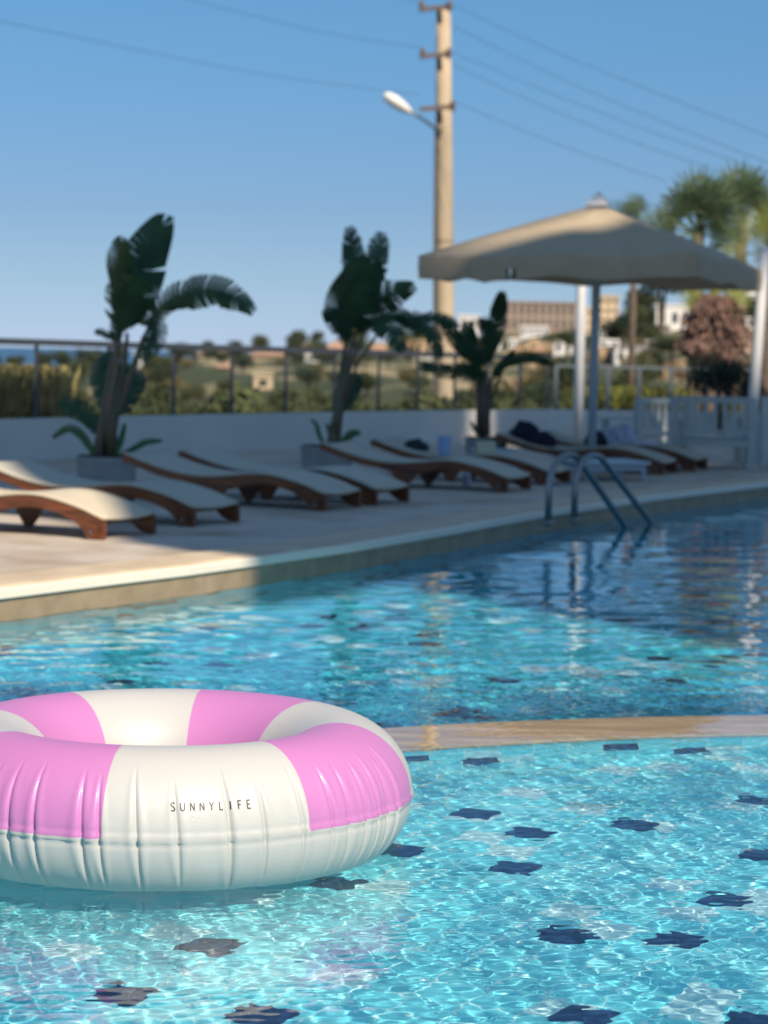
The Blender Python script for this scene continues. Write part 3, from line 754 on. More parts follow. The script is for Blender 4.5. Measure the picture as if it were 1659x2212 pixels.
# ================================================================== POOL LADDER
def ladder():
    a = at(1184, 1131, DZ); b_ = at(1240, 1125, DZ)
    root = empty('pool_ladder', a); tag(root, 'stainless steel pool ladder with two curved handrails at the deck edge', 'pool ladder')
    e1 = at(1352, 1139, 0); e2 = at(1408, 1131, 0)
    def rail(p, q):
        zt = atd(1250, 983, p.y).z
        p = p - a; q = q - a; d = Vector((q.x - p.x, q.y - p.y, 0)); L = d.length; d.normalize()
        pts = [p + Vector((0, 0, -.02))]
        hh = zt - DZ - .02; r = .50
        rv = .24; pts.append(p + Vector((0, 0, hh - rv)))
        for t in np.linspace(0.08, 1, 12):
            an = math.pi - t * math.radians(122)
            pts.append(p + d * (r * .95 + r * .95 * math.cos(an)) + Vector((0, 0, hh - rv + rv * math.sin(an))))
        last = pts[-1]; end = q.copy(); dv = (end - last)
        pts.append(last + dv * .5); pts.append(end); pts.append(end + dv.normalized() * .25 + Vector((0, 0, -.1)))
        pts.append(end + dv.normalized() * .30 + Vector((0, 0, -.9)))
        part('handrail', m_steel, root, lambda b: b.tube(pts, .029, 14), True)
        part('flange', m_steel, root, lambda b: b.tube([p + Vector((0, 0, 0.0)), p + Vector((0, 0, .025))], .055, 16))
        return pts
    P1 = rail(a, e1); P2 = rail(b_, e2)
    for k in (.30, .58, .85):
        u = P1[-2].lerp(P1[-1], k); v = P2[-2].lerp(P2[-1], k)
        part('step', m_steel, root, lambda b: b.bar(u, v, .09, .03))
    part('cross_bar', m_steel, root, lambda b: b.tube([P1[0] + Vector((0, 0, .33)), P2[0] + Vector((0, 0, .33))], .012, 8))
ladder()

# ================================================================== UMBRELLA
m_canvas = mat('taupe_canvas', (0.50, 0.40, 0.27), .85, var=.05, scale=6, bump=.2, bscale=120, trans=.12)
m_canvas2 = mat('white_cap_canvas', (0.72, 0.70, 0.66), .85, bump=.2, bscale=80)
m_pole = mat('pale_blue_grey_pole', (0.40, 0.48, 0.54), .45)
m_wpost = mat('white_painted_post', (0.82, 0.80, 0.76), .5, var=.04, scale=3)
def umbrella():
    D = 27.0; s1 = mpp(D)
    c = atd(1289, 600, D); basep = atd(1277, 1003, D)
    root = empty('patio_umbrella', (c.x, c.y, DZ)); tag(root, 'large square taupe parasol on a slim pale pole beside the ladder', 'parasol')
    ap = atd(1290, 441, D) - root.location
    Lc = atd(905, 552, D - 1.2) - root.location; Nc = atd(1508, 545, D - 2.1) - root.location
    Rc = atd(1646, 583, D + 1.2) - root.location; Fc = Vector((-Nc.x, -Nc.y, (Lc.z + Rc.z) / 2 + .1))
    cs = [Lc, Nc, Rc, Fc]
    ap = Vector((0, 0, ap.z))
    def canopy(b):
        n = 14
        for k in range(4):
            A, B = cs[k], cs[(k + 1) % 4]; v = []; f = []
            for i in range(n + 1):
                t = .06 + .94 * i / n
                for j in range(n + 1):
                    s = j / n; e = A.lerp(B, s); q = ap.lerp(e, t)
                    # cloth: hips bow up a little, faces sag between the ribs
                    bow = .015 * math.sin(math.pi * t) ** 1 ; sag = .10 * (4 * s * (1 - s)) * t * (1 - .55 * t)
                    mid = .05 * max(0, 1 - abs(s - .5) * 5) * t
                    q = q + Vector((0, 0, bow - sag + mid)); v.append(q)
            m = n + 1
            f = [(i * m + j, (i + 1) * m + j, (i + 1) * m + j + 1, i * m + j + 1) for i in range(n) for j in range(n)]
            b.add(v, f)
    part('canopy', m_canvas, root, canopy, True)
    for k in range(4):
        A, B = cs[k], cs[(k + 1) % 4]
        def val(b):
            n = 28; v = []
            out_ = (B - A).cross(Vector((0, 0, 1))).normalized()
            for j in range(n + 1):
                s = j / n; sag = .10 * (4 * s * (1 - s)) * .45; mid = .05 * max(0, 1 - abs(s - .5) * 5)
                t = A.lerp(B, s) + Vector((0, 0, -sag + mid)); drop = .25 + .008 * math.cos(s * 2 * math.pi * 3)
                wv = .018 * math.sin(s * 31)
                v += [t + Vector((0, 0, .004)), t + out_ * (.015 + wv * .5) - Vector((0, 0, drop * .5)), t + out_ * wv - Vector((0, 0, drop))]
            b.add(v, [(3 * j + r, 3 * j + r + 1, 3 * j + r + 4, 3 * j + r + 3) for j in range(n) for r in (0, 1) if not (k == 0 and j == 9 and r == 1)])
        part('valance', m_canvas, root, val, True)
    def cap_(b):
        v = [ap + Vector((0, 0, .15))] ; hw = .36
        for k in range(4): v.append(ap.lerp(cs[k], .09) + Vector((0, 0, .035)))
        b.add(v, [(0, 1, 2), (0, 2, 3), (0, 3, 4), (0, 4, 1)])
    part('top_cap', m_canvas2, root, cap_)
    b0 = basep - root.location; b0.z = 0
    part('pole', m_pole, root, lambda b: b.tube([b0, ap - Vector((0, 0, .1))], .052, 16), True)
    for k in range(4):
        part('rib', m_pole, root, lambda b: b.bar(ap - Vector((0, 0, .12)), cs[k] - Vector((0, 0, .04)), .03, .04))
        m_ = cs[k].lerp((0, 0, cs[k].z), .5)
        part('strut', m_pole, root, lambda b: b.bar(Vector((0, 0, ap.z - .95)), ap.lerp(cs[k], .5) - Vector((0, 0, .06)), .022, .03))
    part('base_plate', m_pole, root, lambda b: b.box(b0.x - .35, b0.x + .35, b0.y - .35, b0.y + .35, .002, .06, bev=.015))
umbrella()
def wpost(pt, pb, D, r, lab, name='white_post'):
    b_ = at(*pb, DZ) if D is None else atd(*pb, D); y = b_.y; t = atd(*pt, y)
    root = empty(name, (b_.x, y, DZ)); tag(root, lab, 'post')
    part('shaft', m_wpost, root, lambda b: b.tube([(0, 0, .012), (t.x - b_.x, 0, t.z - DZ)], r, 20), True)
    part('base_flange', m_wpost, root, lambda b: b.tube([(0, 0, 0), (0, 0, .012)], r * 1.7, 20))
    part('cap', m_wpost, root, lambda b: b.tube([(t.x - b_.x, 0, t.z - DZ), (t.x - b_.x, 0, t.z - DZ + .03)], [r * 1.15, r * .8], 20))
wpost((1260, 470), (1247, 968), 32.5, .072, 'white post standing behind the umbrella pole')
wpost((1652, 540), (1617, 985), 28.4, .068, 'white post at the edge beyond the chairs and parasol corner')

# ================================================================== CHAIRS
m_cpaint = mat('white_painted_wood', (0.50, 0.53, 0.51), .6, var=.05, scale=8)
def make_chair(wc=.86):
    root = empty('garden_armchair'); hw = wc / 2
    for (x, y, h) in ((-hw, 0, .98), (hw, 0, .98), (-hw, .62, .62), (hw, .62, .62)):
        part('leg', m_cpaint, root, lambda b: b.box(x - .04, x + .04, y - .035, y + .035, 0, h))
    part('seat', m_cpaint, root, lambda b: [b.box(-hw + .042, hw - .042, .04 + k * .115, .14 + k * .115, .40, .43) for k in range(5)])
    part('apron', m_cpaint, root, lambda b: (b.box(-hw + .042, hw - .042, -.025, .025, .31, .395), b.box(-hw + .042, hw - .042, .60, .64, .31, .395)))
    bk = part('backrest', m_cpaint, root, lambda b: (b.box(-hw + .042, hw - .042, -.03, .03, .90, .985), b.box(-hw + .042, hw - .042, -.025, .025, .47, .53)))
    part('slat', m_cpaint, bk, lambda b: [b.box(-hw + .09 + k * (wc - .2) / 6, -hw + .135 + k * (wc - .2) / 6, -.012, .012, .532, .898) for k in range(7)])
    for x in (-hw, hw): part('armrest', m_cpaint, root, lambda b: b.bar((x, .04, .66), (x, .72, .635), .09, .03))
    return root
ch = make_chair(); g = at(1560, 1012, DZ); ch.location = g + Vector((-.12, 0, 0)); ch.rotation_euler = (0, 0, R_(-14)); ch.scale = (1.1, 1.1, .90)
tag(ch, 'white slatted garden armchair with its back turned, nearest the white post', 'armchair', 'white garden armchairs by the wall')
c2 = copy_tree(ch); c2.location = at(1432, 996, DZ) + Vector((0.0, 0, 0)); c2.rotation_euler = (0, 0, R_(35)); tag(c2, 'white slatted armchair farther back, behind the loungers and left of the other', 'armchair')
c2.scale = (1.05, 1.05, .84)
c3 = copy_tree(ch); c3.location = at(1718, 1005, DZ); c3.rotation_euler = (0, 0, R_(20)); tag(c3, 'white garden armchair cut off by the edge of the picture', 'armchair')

# ================================================================== POTTED GIANT STRELITZIAS
m_leaf = mat('dark_banana_leaf', (0.014, 0.046, 0.022), .5, col2=(0.026, 0.080, 0.034), spec=.25, scale=5, bump=.15, bscale=40, trans=.10)
m_leaf2 = mat('mid_green_leaf', (0.03, 0.10, 0.03), .45, col2=(0.05, 0.14, 0.035), scale=5, trans=.15)
m_stem = mat('green_brown_stalk', (0.10, 0.12, 0.055), .6, col2=(0.16, 0.10, 0.09), scale=4, stretch=(5, 5, 1))
m_pot = mat('grey_planter', (0.31, 0.32, 0.31), .75, var=.08, scale=5, bump=.2, bscale=60)
m_soil = mat('potting_soil', (0.05, 0.035, 0.025), .95, var=.3, scale=20)
lr = random.Random(17)
def blade(b, P, wmax, tear=.5, face=Vector((0, -1, 0)), fold=.25, cut=.0):
    """broad torn leaf along the 3-D polyline P"""
    n = 26; pts = []
    m = len(P) - 1
    for i in range(n + 1):
        u = i / n * m; k = min(int(u), m - 1); t = u - k
        a = P[max(0, k - 1)]; p = P[k]; q = P[k + 1]; d = P[min(m, k + 2)]
        pts.append(p + ((q - a) * t + (a * 2 - p * 5 + q * 4 - d) * t * t + ((p - q) * 3 + d - a) * t ** 3) * .5)
    for side in (-1, 1):
        gap = [0] * n
        for i in range(n): gap[i] = lr.random() < tear
        off_ = 0.0; dz = 0.0
        for i in range(n):
            t0, t1 = i / n, (i + 1) / n
            if gap[i]: off_ = lr.uniform(-.35, .5); dz = lr.uniform(-.3, .3); sh = lr.uniform(.78, 1.0)
            elif i == 0: sh = 1
            tan = (pts[i + 1] - pts[i]).normalized(); sd = tan.cross(face).normalized() * side
            w0 = wmax * (math.sin(math.pi * min(1, t0 * .93 + .05)) ** .6) * sh; w1 = wmax * (math.sin(math.pi * min(1, t1 * .93 + .05)) ** .6) * sh
            if i == n - 1: w1 *= .35
            nrm = face * (-fold)
            hang = Vector((0, 0, -1)) * dz * .25
            g0 = tan * (wmax * .10 * (1 if gap[i] else 0))
            lean = tan * wmax * .35
            A = pts[i]; Bq = pts[i + 1]
            O0 = A + sd * w0 + nrm * w0 + lean + g0 + hang * w0; O1 = Bq + sd * w1 + nrm * w1 + lean + hang * w1
            M0 = A + sd * w0 * .5 + lean * .35 + g0 * .3; M1 = Bq + sd * w1 * .5 + lean * .35
            b.add([A, Bq, M1, M0, O0, O1], [(0, 1, 2, 3), (3, 2, 5, 4)])
def strel(name, lab, pot_px, pot_d, pot_w, leaves, stalk_px, small, seed):
    global lr
    lr = random.Random(seed); s1 = mpp(pot_d)
    c = atd(pot_px[0], pot_px[1], pot_d)
    root = empty(name, (c.x, c.y, DZ)); tag(root, lab, 'potted plant', 'potted plants in front of the low wall')
    L = root.location
    r = pot_w * s1 / 2; h = c.z - DZ
    part('pot', m_pot, root, lambda b: b.tube([(0, 0, 0), (0, 0, .01), (0, 0, h - .05), (0, 0, h - .045), (0, 0, h)], [r * .88, r * .9, r * .97, r * 1.0, r * 1.0], 40))
    part('soil', m_soil, root, lambda b: b.tube([(0, 0, h + .001), (0, 0, h + .012)], [r * .93, r * .90], 30))
    for (P, wpx, tear, dd, fx) in leaves:
        pts = []
        for i, (x, y) in enumerate(P): pts.append(atd(x, y, pot_d + dd * i / (len(P) - 1)) - L)
        part('leaf', m_leaf, root, lambda b: blade(b, pts, wpx * s1 / 2 * 1.3, tear, Vector((fx, -1, .15)).normalized()), False)
    for (P, r0, r1) in stalk_px:
        pts = [atd(x, y, pot_d + lr.uniform(-.06, .1)) - L for x, y in P]; pts[0].y = lr.uniform(-.08, .1)
        n = len(pts); part('stalk', m_stem, root, lambda b: b.tube(pts, [(r0 + (r1 - r0) * i / (n - 1)) * s1 for i in range(n)], 8), True)
    for (P, wpx) in small:
        pts = [atd(x, y, pot_d - .1 + .15 * i) - L for i, (x, y) in enumerate(P)]
        part('leaf', m_leaf2, root, lambda b: (blade(b, pts, wpx * s1 / 2, .05, Vector((.1, -1, .2)).normalized()), b.tube(pts, 1.6 * s1, 5)), False)
# (points in photo pixels, leaf width in pixels, tear, depth change, facing)
A_ = [([(268, 700), (285, 640), (305, 570), (352, 480)], 92, .06, .3, .2),
      ([(262, 670), (258, 610), (255, 560), (262, 522)], 58, .1, -.2, -.3),
      ([(292, 660), (290, 600), (300, 560), (308, 530)], 30, .4, .3, .5),
      ([(262, 720), (272, 670), (282, 640), (290, 610)], 92, .3, -.3, .1),
      ([(320, 700), (365, 650), (430, 630), (490, 635), (540, 668)], 58, .5, -.5, .0),
      ([(300, 700), (330, 690), (338, 730), (310, 770)], 44, .6, -.3, .3),
      ([(245, 740), (255, 700), (262, 660), (250, 640)], 44, .5, .1, -.3),
      ([(245, 735), (225, 720), (212, 716), (205, 716)], 16, .7, .2, 0),
      ([(240, 900), (225, 850), (215, 800), (232, 765)], 56, .25, .6, -.4),
      ([(250, 900), (275, 850), (290, 810), (285, 790)], 60, .3, .7, .4),
      ([(215, 940), (190, 900), (160, 880), (130, 875)], 40, .35, .4, 0)]
SA = [([(225, 985), (232, 900), (250, 800), (258, 720), (262, 690)], 11, 5), ([(240, 985), (245, 880), (270, 780), (275, 720)], 12, 4), ([(215, 985), (222, 900), (240, 790), (252, 740)], 10, 4),
      ([(235, 985), (250, 900), (285, 800), (310, 730), (330, 695)], 10, 3.5), ([(248, 985), (245, 930), (238, 880)], 9, 6), ([(205, 985), (212, 940), (225, 890)], 8, 4)]
strel('potted_strelitzia', 'tallest potted banana-like plant with one long arching frond, in the first pot from the pool', (231, 986), 22.3, 136, A_, SA,
      [([(205, 985), (180, 945), (150, 925), (115, 945)], 22), ([(255, 985), (285, 970), (315, 955), (350, 952)], 16), ([(250, 985), (262, 950), (270, 915)], 14)], 5)
B_ = [([(745, 720), (752, 640), (765, 570), (755, 500)], 54, .5, .3, -.2), ([(770, 700), (795, 620), (815, 560), (825, 512)], 54, .45, .3, .4),
      ([(735, 728), (748, 690), (772, 640), (800, 575)], 98, .12, -.4, .0), ([(770, 670), (810, 650), (845, 635), (887, 620)], 56, .2, -.3, .2),
      ([(755, 740), (740, 710), (722, 690), (705, 672)], 40, .3, -.2, 0), ([(770, 720), (800, 690), (830, 700), (868, 752)], 52, .5, -.5, .2),
      ([(790, 705), (840, 680), (880, 690), (905, 720)], 34, .55, .3, 0), ([(850, 690), (890, 690), (930, 710), (950, 770)], 38, .75, -.3, .1),
      ([(890, 690), (925, 685), (965, 690), (990, 705)], 22, .8, .3, .1), ([(740, 890), (752, 860), (765, 830), (772, 812)], 40, .15, .3, .3)]
SB = [([(722, 960), (730, 880), (738, 800), (748, 735)], 11, 4), ([(715, 960), (728, 890), (745, 800), (765, 730)], 9, 3.5), ([(728, 960), (738, 860), (760, 780), (790, 715)], 8, 3), ([(718, 960), (722, 925), (728, 890)], 14, 9),
      ([(730, 920), (770, 790), (830, 700), (880, 688)], 4, 2.5)]
strel('potted_strelitzia', 'potted banana-like plant with a broad torn leaf, in the middle pot', (706, 964), 24.6, 116, B_, SB,
      [([(735, 960), (750, 945), (762, 935), (778, 935)], 20), ([(700, 962), (690, 940), (684, 918), (672, 905)], 12), ([(715, 960), (712, 930), (705, 915)], 12)], 9)
C_ = [([(1045, 790), (1060, 740), (1075, 690), (1085, 635)], 38, .15, .2, .2), ([(1035, 800), (1020, 770), (985, 735), (955, 690)], 34, .2, -.2, -.2),
      ([(1048, 790), (1030, 760), (1015, 740), (1010, 700)], 40, .3, .3, 0), ([(1060, 780), (1058, 740), (1050, 710), (1040, 690)], 30, .5, .3, .4),
      ([(1060, 810), (1100, 780), (1140, 772), (1195, 785)], 24, .5, -.3, 0), ([(1040, 810), (1000, 800), (960, 800), (915, 790)], 30, .6, .3, 0),
      ([(1065, 820), (1085, 790), (1100, 775), (1110, 760)], 20, .3, .3, .3), ([(1040, 830), (1025, 800), (1010, 790), (990, 800)], 34, .4, -.3, -.2)]
SC = [([(1042, 940), (1043, 870), (1045, 800)], 16, 8), ([(1036, 940), (1035, 870), (1030, 810)], 9, 4), ([(1050, 940), (1053, 880), (1062, 815)], 9, 4), ([(1048, 930), (1060, 870), (1085, 800)], 5, 3)]
strel('potted_strelitzia', 'smallest potted banana-like plant with bare upright leaves, beside the parasol', (1050, 946), 27.6, 94, C_, SC,
      [([(1035, 942), (1025, 925), (1018, 910)], 10)], 13)
# ================================================================== UNSEEN BUILDING ADDED BEHIND THE CAMERA (outline and slots shaped for the shade)
YW = -4.0
def proj(p):
    k = (p.y - YW) / (-sdir.y)
    return (p.x + sdir.x * k, p.z + sdir.z * k)
G = [proj(at(1760, 1362, 0)), proj(at(1500, 1318, 0)), proj(at(1200, 1270, 0)), proj(at(960, 1234, 0)), proj(at(700, 1222, DZ)), proj(at(420, 1182, DZ)), proj(at(300, 1135, DZ + .1)),
     proj(at(210, 1060, DZ + .25)), proj(at(0, 985, DZ + .1))]
wl = [proj(Vector((p.x - .4, p.y + .3, WZ + .12))) for p in wallp]
print('shade_outline', [tuple(round(c, 1) for c in g) for g in G + wl])
shade_outline = [(G[0][0] + 5.0, G[0][1] - 5), G[0]] + [g for g in G[1:-1]]
xl = min(g[0] for g in shade_outline)
shade_outline += [(xl - .2, wl[0][1] - .5)]
edge_top = wl[:]
nb = [proj(atd(1205, 938, 32.5)), proj(atd(1292, 938, 32.5))]
def top_z(x):
    for p, q in zip(edge_top, edge_top[1:]):
        if p[0] <= x <= q[0]: return p[1] + (q[1] - p[1]) * (x - p[0]) / (q[0] - p[0])
notch = [(nb[0][0], top_z(nb[0][0])), nb[0], nb[1], (nb[1][0], top_z(nb[1][0]))]  # gap cut in the added wall so sun reaches the post
print('notch', notch)
edge_top = [p for p in edge_top if p[0] < nb[0][0]] + notch + [p for p in edge_top if p[0] > nb[1][0]]
shade_outline += edge_top
xr_ = wl[-1][0] + 6
shade_outline += [(xr_, wl[-1][1]), (xr_, 0.2), (G[0][0] + 5.0, .2)]
def hole(pts): return [proj(atd(x, y, d)) for x, y, d in pts]  # slots cut so sun lands on the parasol top and right post
sun_slots = [hole([(898, 545, 25.6), (912, 572, 25.6), (1000, 552, 25.8), (1100, 520, 26.0), (1190, 500, 26.2), (1290, 512, 26.2), (1370, 500, 26.6), (1400, 484, 26.8), (1620, 578, 28), (1640, 566, 28), (1420, 450, 27), (1330, 408, 27), (1290, 402, 27), (1240, 425, 26.8), (1080, 480, 26.4)]),
         hole([(1600, 525, 28.4), (1597, 845, 28.4), (1680, 845, 28.4), (1690, 525, 28.4)])]
def ccw(P):
    a = sum(P[i - 1][0] * P[i][1] - P[i][0] * P[i - 1][1] for i in range(len(P))); return P if a > 0 else P[::-1]
def slab(name, outer, hs, y0, y1, m, parent=None):
    polys = [[Vector((x, z, 0)) for x, z in ccw(outer)]] + [[Vector((x, z, 0)) for x, z in ccw(h)[::-1]] for h in hs]
    tri = tessellate_polygon(polys); flat = [q for p in polys for q in p]; n = len(flat)
    v = [(q.x, y0, q.y) for q in flat] + [(q.x, y1, q.y) for q in flat]
    f = [tuple(t) for t in tri] + [tuple(i + n for i in reversed(t)) for t in tri]; o = 0
    for p in polys:
        k = len(p)
        for i in range(k): f.append((o + i, o + (i + 1) % k, o + (i + 1) % k + n, o + i + n))
        o += k
    me = bpy.data.meshes.new(name); me.from_pydata(v, [], f); me.update(); return link(name, me, m, parent)
m_shade_wall = mat('shade_wall_render', (0.86, 0.83, 0.78), .8, var=.06, scale=.5)  # pale so the added wall bounces fill into the shade
hb = empty('shade_building', (shade_outline[0][0] + 8, YW, 0)); tag(hb, 'unseen building added behind the viewer, shaped to throw shade and leave sun slots', 'building')
so = slab('wall', shade_outline, sun_slots, YW - .35, YW, m_shade_wall, hb); so.location = -hb.location
m_dglass = mat('dark_window_glass', (0.03, 0.04, 0.05), .15)
for fx in range(5):  # windows only dress the added shade wall
    for fz in range(3):
        x = shade_outline[0][0] + 6 + fx * 3.4; z = 1.2 + fz * 3.2
        wo = part('window', mat_white_frame if 'mat_white_frame' in globals() else m_wpost, hb, lambda b: (b.box(x, x + 1.5, YW + .005, YW + .05, z - .06, z), b.box(x, x + 1.5, YW + .005, YW + .05, z + 1.4, z + 1.46), b.box(x, x + .06, YW + .005, YW + .05, z, z + 1.4), b.box(x + 1.44, x + 1.5, YW + .005, YW + .05, z, z + 1.4)))
        po = part('pane', m_dglass, wo, lambda b: b.box(x + .061, x + 1.439, YW + .006, YW + .02, z + .001, z + 1.399))
        wo.location = -hb.location

# ================================================================== LAND BEYOND THE FENCE
m_hill = mat('dry_hillside', (0.040, 0.052, 0.022), .95, col2=(0.34, 0.27, 0.155), scale=.2, detail=9, bump=.5, bscale=1.2)
ridge_px = [(-900, 805), (-300, 800), (0, 798), (200, 790), (330, 782), (400, 775), (520, 764), (640, 752), (800, 748), (900, 750), (1000, 738), (1100, 722), (1250, 708), (1350, 690), (1450, 672), (1560, 658), (1659, 645), (2000, 610), (2600, 590)]
for _nd in m_hill.node_tree.nodes:
    if _nd.type == 'VALTORGB': _nd.color_ramp.elements[0].position = .50; _nd.color_ramp.elements[1].position = .66
    if _nd.type == 'TEX_NOISE' and abs(_nd.inputs['Scale'].default_value - .2) < 1e-4: _nd.inputs['Detail'].default_value = 3; _nd.inputs['Scale'].default_value = .07
YR, YV = 300.0, 90.0
_rx = np.array([(p[0] - 829.5) * K / F for p in ridge_px]); _rz = np.array([atd(p[0], p[1], YR).z for p in ridge_px])
def terr(x, y):
    a = x / np.maximum(y, 1)
    zr = np.interp(a, _rx, _rz)
    z0 = -0.5 - 6.5 * np.clip((y - 36) / (YV - 36), 0, 1)
    t = np.clip((y - YV) / (YR - YV), 0, 1); t = t * t * (3 - 2 * t)
    zv = -7.0
    z = np.where(y < YV, z0, zv + (zr - zv) * t)
    z = np.where(y > YR, zr - (y - YR) * .10, z)
    z = z + np.clip((y - 60) / 60, 0, 1) * (0.5 * np.sin(x * .11 + y * .07) + .35 * np.sin(x * .23 - y * .19 + 1)) * np.clip((YR + 60 - y) / 100, 0.3, 1)
    return z
gy_ = np.concatenate([np.arange(20, 100, 3.0), np.arange(100, 340, 5.0), np.arange(340, 700, 25.0)])
gx_ = np.concatenate([np.arange(-330, -80, 12.0), np.arange(-80, 110, 2.5), np.arange(110, 420, 12.0)])
Xt, Yt = np.meshgrid(gx_, gy_); Zt = terr(Xt, Yt)
Zt = np.where(Yt > 500, Zt - (Yt - 500) * .4, Zt)
under = Yt < 40
Zt = np.where(Yt < 36, -2.6, Zt); Zt = np.maximum(Zt, -45)
terrain = link('hillside', grid_mesh('hillside', Xt, Yt, Zt), m_hill, None, True); tag(terrain, kind='structure')
# ground under the pool terrace, to close the world off
m_ground = mat('dry_ground', (0.20, 0.16, 0.10), .95, col2=(0.13, 0.12, 0.06), scale=.3)
o = link('ground', bpy.data.meshes.new('ground'), m_ground); bm = bmesh.new()
v = [bm.verts.new(c) for c in ((-3000, -3000, -48), (3000, -3000, -48), (3000, 900, -48), (-3000, 900, -48))]; bm.faces.new(v); bm.to_mesh(o.data); bm.free(); tag(o, kind='structure')
m_sea = mat('sea_water', (0.035, 0.10, 0.20), .35, var=.1, scale=.01, bump=.6, bscale=.6)
o = link('sea', bpy.data.meshes.new('sea'), m_sea); bm = bmesh.new()
v = [bm.verts.new(c) for c in ((-26000, 300, -46), (26000, 300, -46), (26000, 26000, -46), (-26000, 26000, -46))]; bm.faces.new(v); bm.to_mesh(o.data); bm.free(); tag(o, kind='structure')

# ---- foliage
def leaf_cloud(n, rad, seed, size, lumps=9, flat=.8, keep=.35):
    r = np.random.default_rng(seed)
    c = r.normal(size=(lumps, 3)); c /= np.linalg.norm(c, axis=1)[:, None]; c *= r.uniform(.25, .72, (lumps, 1)); c[:, 2] = c[:, 2] * .7 + .05
    rr_l = r.uniform(.28, .5, lumps)
    k = r.integers(0, lumps, n); d = r.normal(size=(n, 3)); d /= np.linalg.norm(d, axis=1)[:, None]
    p = c[k] + d * (rr_l[k] * r.uniform(keep, 1, n) ** .5)[:, None]
    p[:, 2] *= flat; p *= rad
    u = r.normal(size=(n, 3)); u /= np.linalg.norm(u, axis=1)[:, None]
    w_ = np.cross(u, r.normal(size=(n, 3))); w_ /= np.linalg.norm(w_, axis=1)[:, None]
    s = size * r.uniform(.6, 1.3, (n, 1))
    return np.stack([p - u * s, p - w_ * s * .5, p + u * s, p + w_ * s * .5], 1).reshape(-1, 3).astype(np.float32)
def cloud_mesh(name, P):
    return np_mesh(name, P, np.arange(len(P)).reshape(-1, 4))
m_olive = mat('olive_foliage', (0.040, 0.055, 0.022), .8, col2=(0.085, 0.100, 0.042), scale=.9, trans=.15, objrand=.35)
m_pine = mat('dark_pine_foliage', (0.020, 0.036, 0.017), .8, col2=(0.042, 0.062, 0.026), scale=.9, trans=.1, objrand=.3)
m_dry = mat('dry_scrub_foliage', (0.13, 0.115, 0.045), .85, col2=(0.24, 0.19, 0.085), scale=.9, trans=.15, objrand=.3)
m_bark = mat('grey_bark', (0.12, 0.09, 0.065), .9, var=.3, scale=6)
tr_protos = []
def tree_proto(name, n, rad, th_, m, seed, size, flat=.8):
    root = empty(name)
    r = random.Random(seed)
    def trunk(b):
        b.tube([(0, 0, -.5), (r.uniform(-.05, .05), 0, th_ * .5), (r.uniform(-.15, .15), r.uniform(-.1, .1), th_), (0, 0, th_ + rad * .4)], [rad * .10, rad * .075, rad * .06, rad * .03], 7)
        for k in range(4):
            a = k * 1.6 + r.random(); b.tube([(0, 0, th_ * .75), (math.cos(a) * rad * .25, math.sin(a) * rad * .25, th_ + rad * .15), (math.cos(a) * rad * .5, math.sin(a) * rad * .5, th_ + rad * .4)], [rad * .045, rad * .03, rad * .012], 5)
    part('trunk', m_bark, root, trunk)
    P = leaf_cloud(n, rad, seed, size, flat=flat); P[:, 2] += th_ + rad * .35
    link('crown', cloud_mesh('crown', P), m, root); return root
def place(kind, protos, x, y, s, lab, cat, grp, used={}, z=None):
    p = protos[int(rng.integers(0, len(protos)))]
    o = p if p.name not in used else copy_tree(p); used[p.name] = 1
    o.location = (x, y, float(terr(np.float64(x), np.float64(y))) if z is None else z); o.rotation_euler = (0, 0, float(rng.random() * 6.28)); o.scale = (s, s, s * float(rng.uniform(.85, 1.1)))
    tag(o, lab, cat, grp); return o
oliv = [tree_proto('olive_tree', 1500, 2.3, 1.3, m_olive, 30 + k, .16) for k in range(3)]
pine = [tree_proto('pine_tree', 1500, 2.6, 2.0, m_pine, 50 + k, .16, .95) for k in range(2)]
scr = [tree_proto('scrub_bush', 900, 1.3, .15, m_dry, 70 + k, .12, .75) for k in range(2)]
hr = np.random.default_rng(5)
def zlat(px, d): return (px - 829.5) * K / F * d
cnt = [0, 0, 0]
for i in range(430):
    d = float(80 + 230 * hr.random()); px = float(hr.uniform(-120, 1780)); x = zlat(px, d)
    if d > 110 and (1060 < px < 1345 and d > 190 or 1400 < px < 1545): continue
    t = hr.random(); sc = 1.0 if px > 1050 else .62
    if t < .5: place('o', oliv, x, d, sc * float(hr.uniform(.7, 1.2)), 'round grey green tree among many dotted over the far hillside', 'tree', 'olive trees on the hillside')
    elif t < .72: place('p', pine, x, d, sc * float(hr.uniform(.65, 1.05)), 'dark green dense tree among many dotted over the far hillside', 'tree', 'dark trees on the hillside')
    else: place('s', scr, x, d, sc * float(hr.uniform(.9, 1.7)), 'dry yellowish bush among many dotted over the far hillside', 'bush', 'dry bushes on the hillside')
